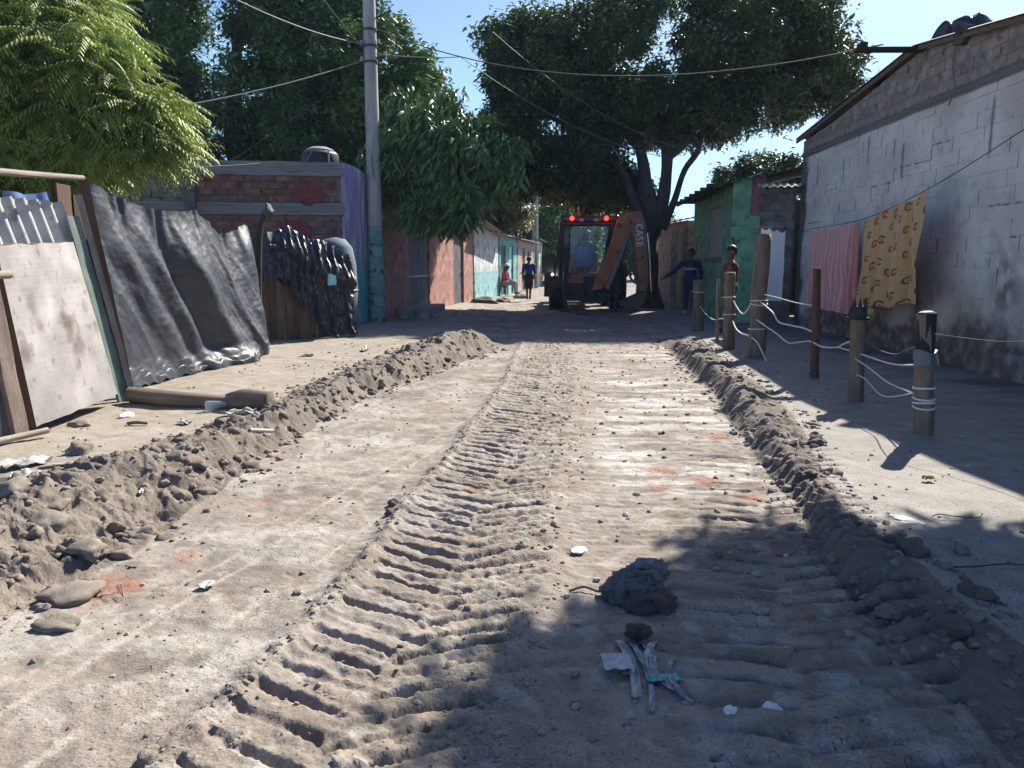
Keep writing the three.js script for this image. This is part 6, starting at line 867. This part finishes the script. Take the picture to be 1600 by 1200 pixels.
{
  const geos = [rockGeo(1, 1, 1, 1, 0.45, 7.7, 2)], loose = std(1, 1, 1, 0.96, { map: rep(grainMap, 2), bumpMap: rep(grainBump, 2), bumpScale: 0.0015 });
  const soil = [];
  const size = (a, b, p = 2.6) => a + (b - a) * Math.pow(rnd(), p);
  for (let i = 0; i < 5200; i++) { const left = i % 5 < 3, d = 2.0 + 12.2 * Math.pow(rnd(), 1.25), x = left ? lerp(LO(d) - 0.08, LF(d) + 0.18, rnd()) : lerp(RF(d) - 0.12, RO(d) + 0.12, rnd()), t = rr(0.75, 1.25); soil.push([x, d, size(0.003, left ? 0.032 : 0.026, 4.5), rr(0.5, 0.85), 0.0, C(0.30 * t, 0.25 * t, 0.21 * t)]); }
  for (let i = 0; i < 420; i++) { const left = i % 5 < 3, d = 2.2 + 11 * Math.pow(rnd(), 1.15), x = left ? lerp(LO(d) - 0.15, LF(d) + 0.12, rnd()) : lerp(RF(d) - 0.1, RO(d) + 0.14, rnd()), t = rr(0.75, 1.2); soil.push([x, d, rr(0.022, left ? 0.06 : 0.045), rr(0.5, 0.8), -0.1, C(0.27 * t, 0.225 * t, 0.19 * t)]); }
  for (let i = 0; i < 1400; i++) { const d = 1.9 + 9 * Math.pow(rnd(), 1.3), c = trackC(d), x = c + (rnd() < 0.5 ? -0.46 + gauss() * 0.05 : 0.45 + gauss() * 0.16), t = rr(0.8, 1.2); soil.push([x, d, size(0.002, 0.013, 3), rr(0.5, 0.85), 0.0, C(0.36 * t, 0.305 * t, 0.25 * t)]); }
  scatter('soil_crumbs', 'loose soil crumbs scattered over the banks and along the wheel tracks', 'soil', geos, loose, soil);
  const grit = [];
  for (let i = 0; i < 3000; i++) { const d = 1.8 + 12.5 * Math.pow(rnd(), 1.35), x = lerp(LF(d), RF(d), rnd()), k = rnd(), t = rr(0.75, 1.2); const c = k < 0.16 ? C(0.58 * t, 0.56 * t, 0.52 * t) : k < 0.2 ? C(0.34, 0.14, 0.09) : k < 0.5 ? C(0.30 * t, 0.265 * t, 0.235 * t) : C(0.42 * t, 0.37 * t, 0.31 * t); grit.push([x, d, size(0.002, x > trackC(d) ? 0.021 : 0.013, 4.6), rr(0.5, 0.85), 0.2, c]); }
  for (let i = 0; i < 1100; i++) { const d = 2.6 + 11 * Math.pow(rnd(), 1.2), right = rnd() < 0.5, x = right ? RO(d) + Math.pow(rnd(), 2.4) * 1.6 + 0.05 : LO(d) - Math.pow(rnd(), 1.6) * 1.4, k = rnd(), t = rr(0.8, 1.2); grit.push([x, d, size(0.003, 0.016, 3), rr(0.5, 0.85), 0.25, k < 0.3 ? C(0.58 * t, 0.56 * t, 0.52 * t) : C(0.2 * t, 0.17 * t, 0.14 * t)]); }
  scatter('gravel', 'small mixed gravel and white chips strewn over the road surface', 'gravel', geos, loose, grit);
}
scene.fog = new THREE.FogExp2(C(0.5, 0.7, 1.0), 0.0005);   // thin blue fog, added to imitate a lens veil over the dark trees
renderer.render(scene, camera);
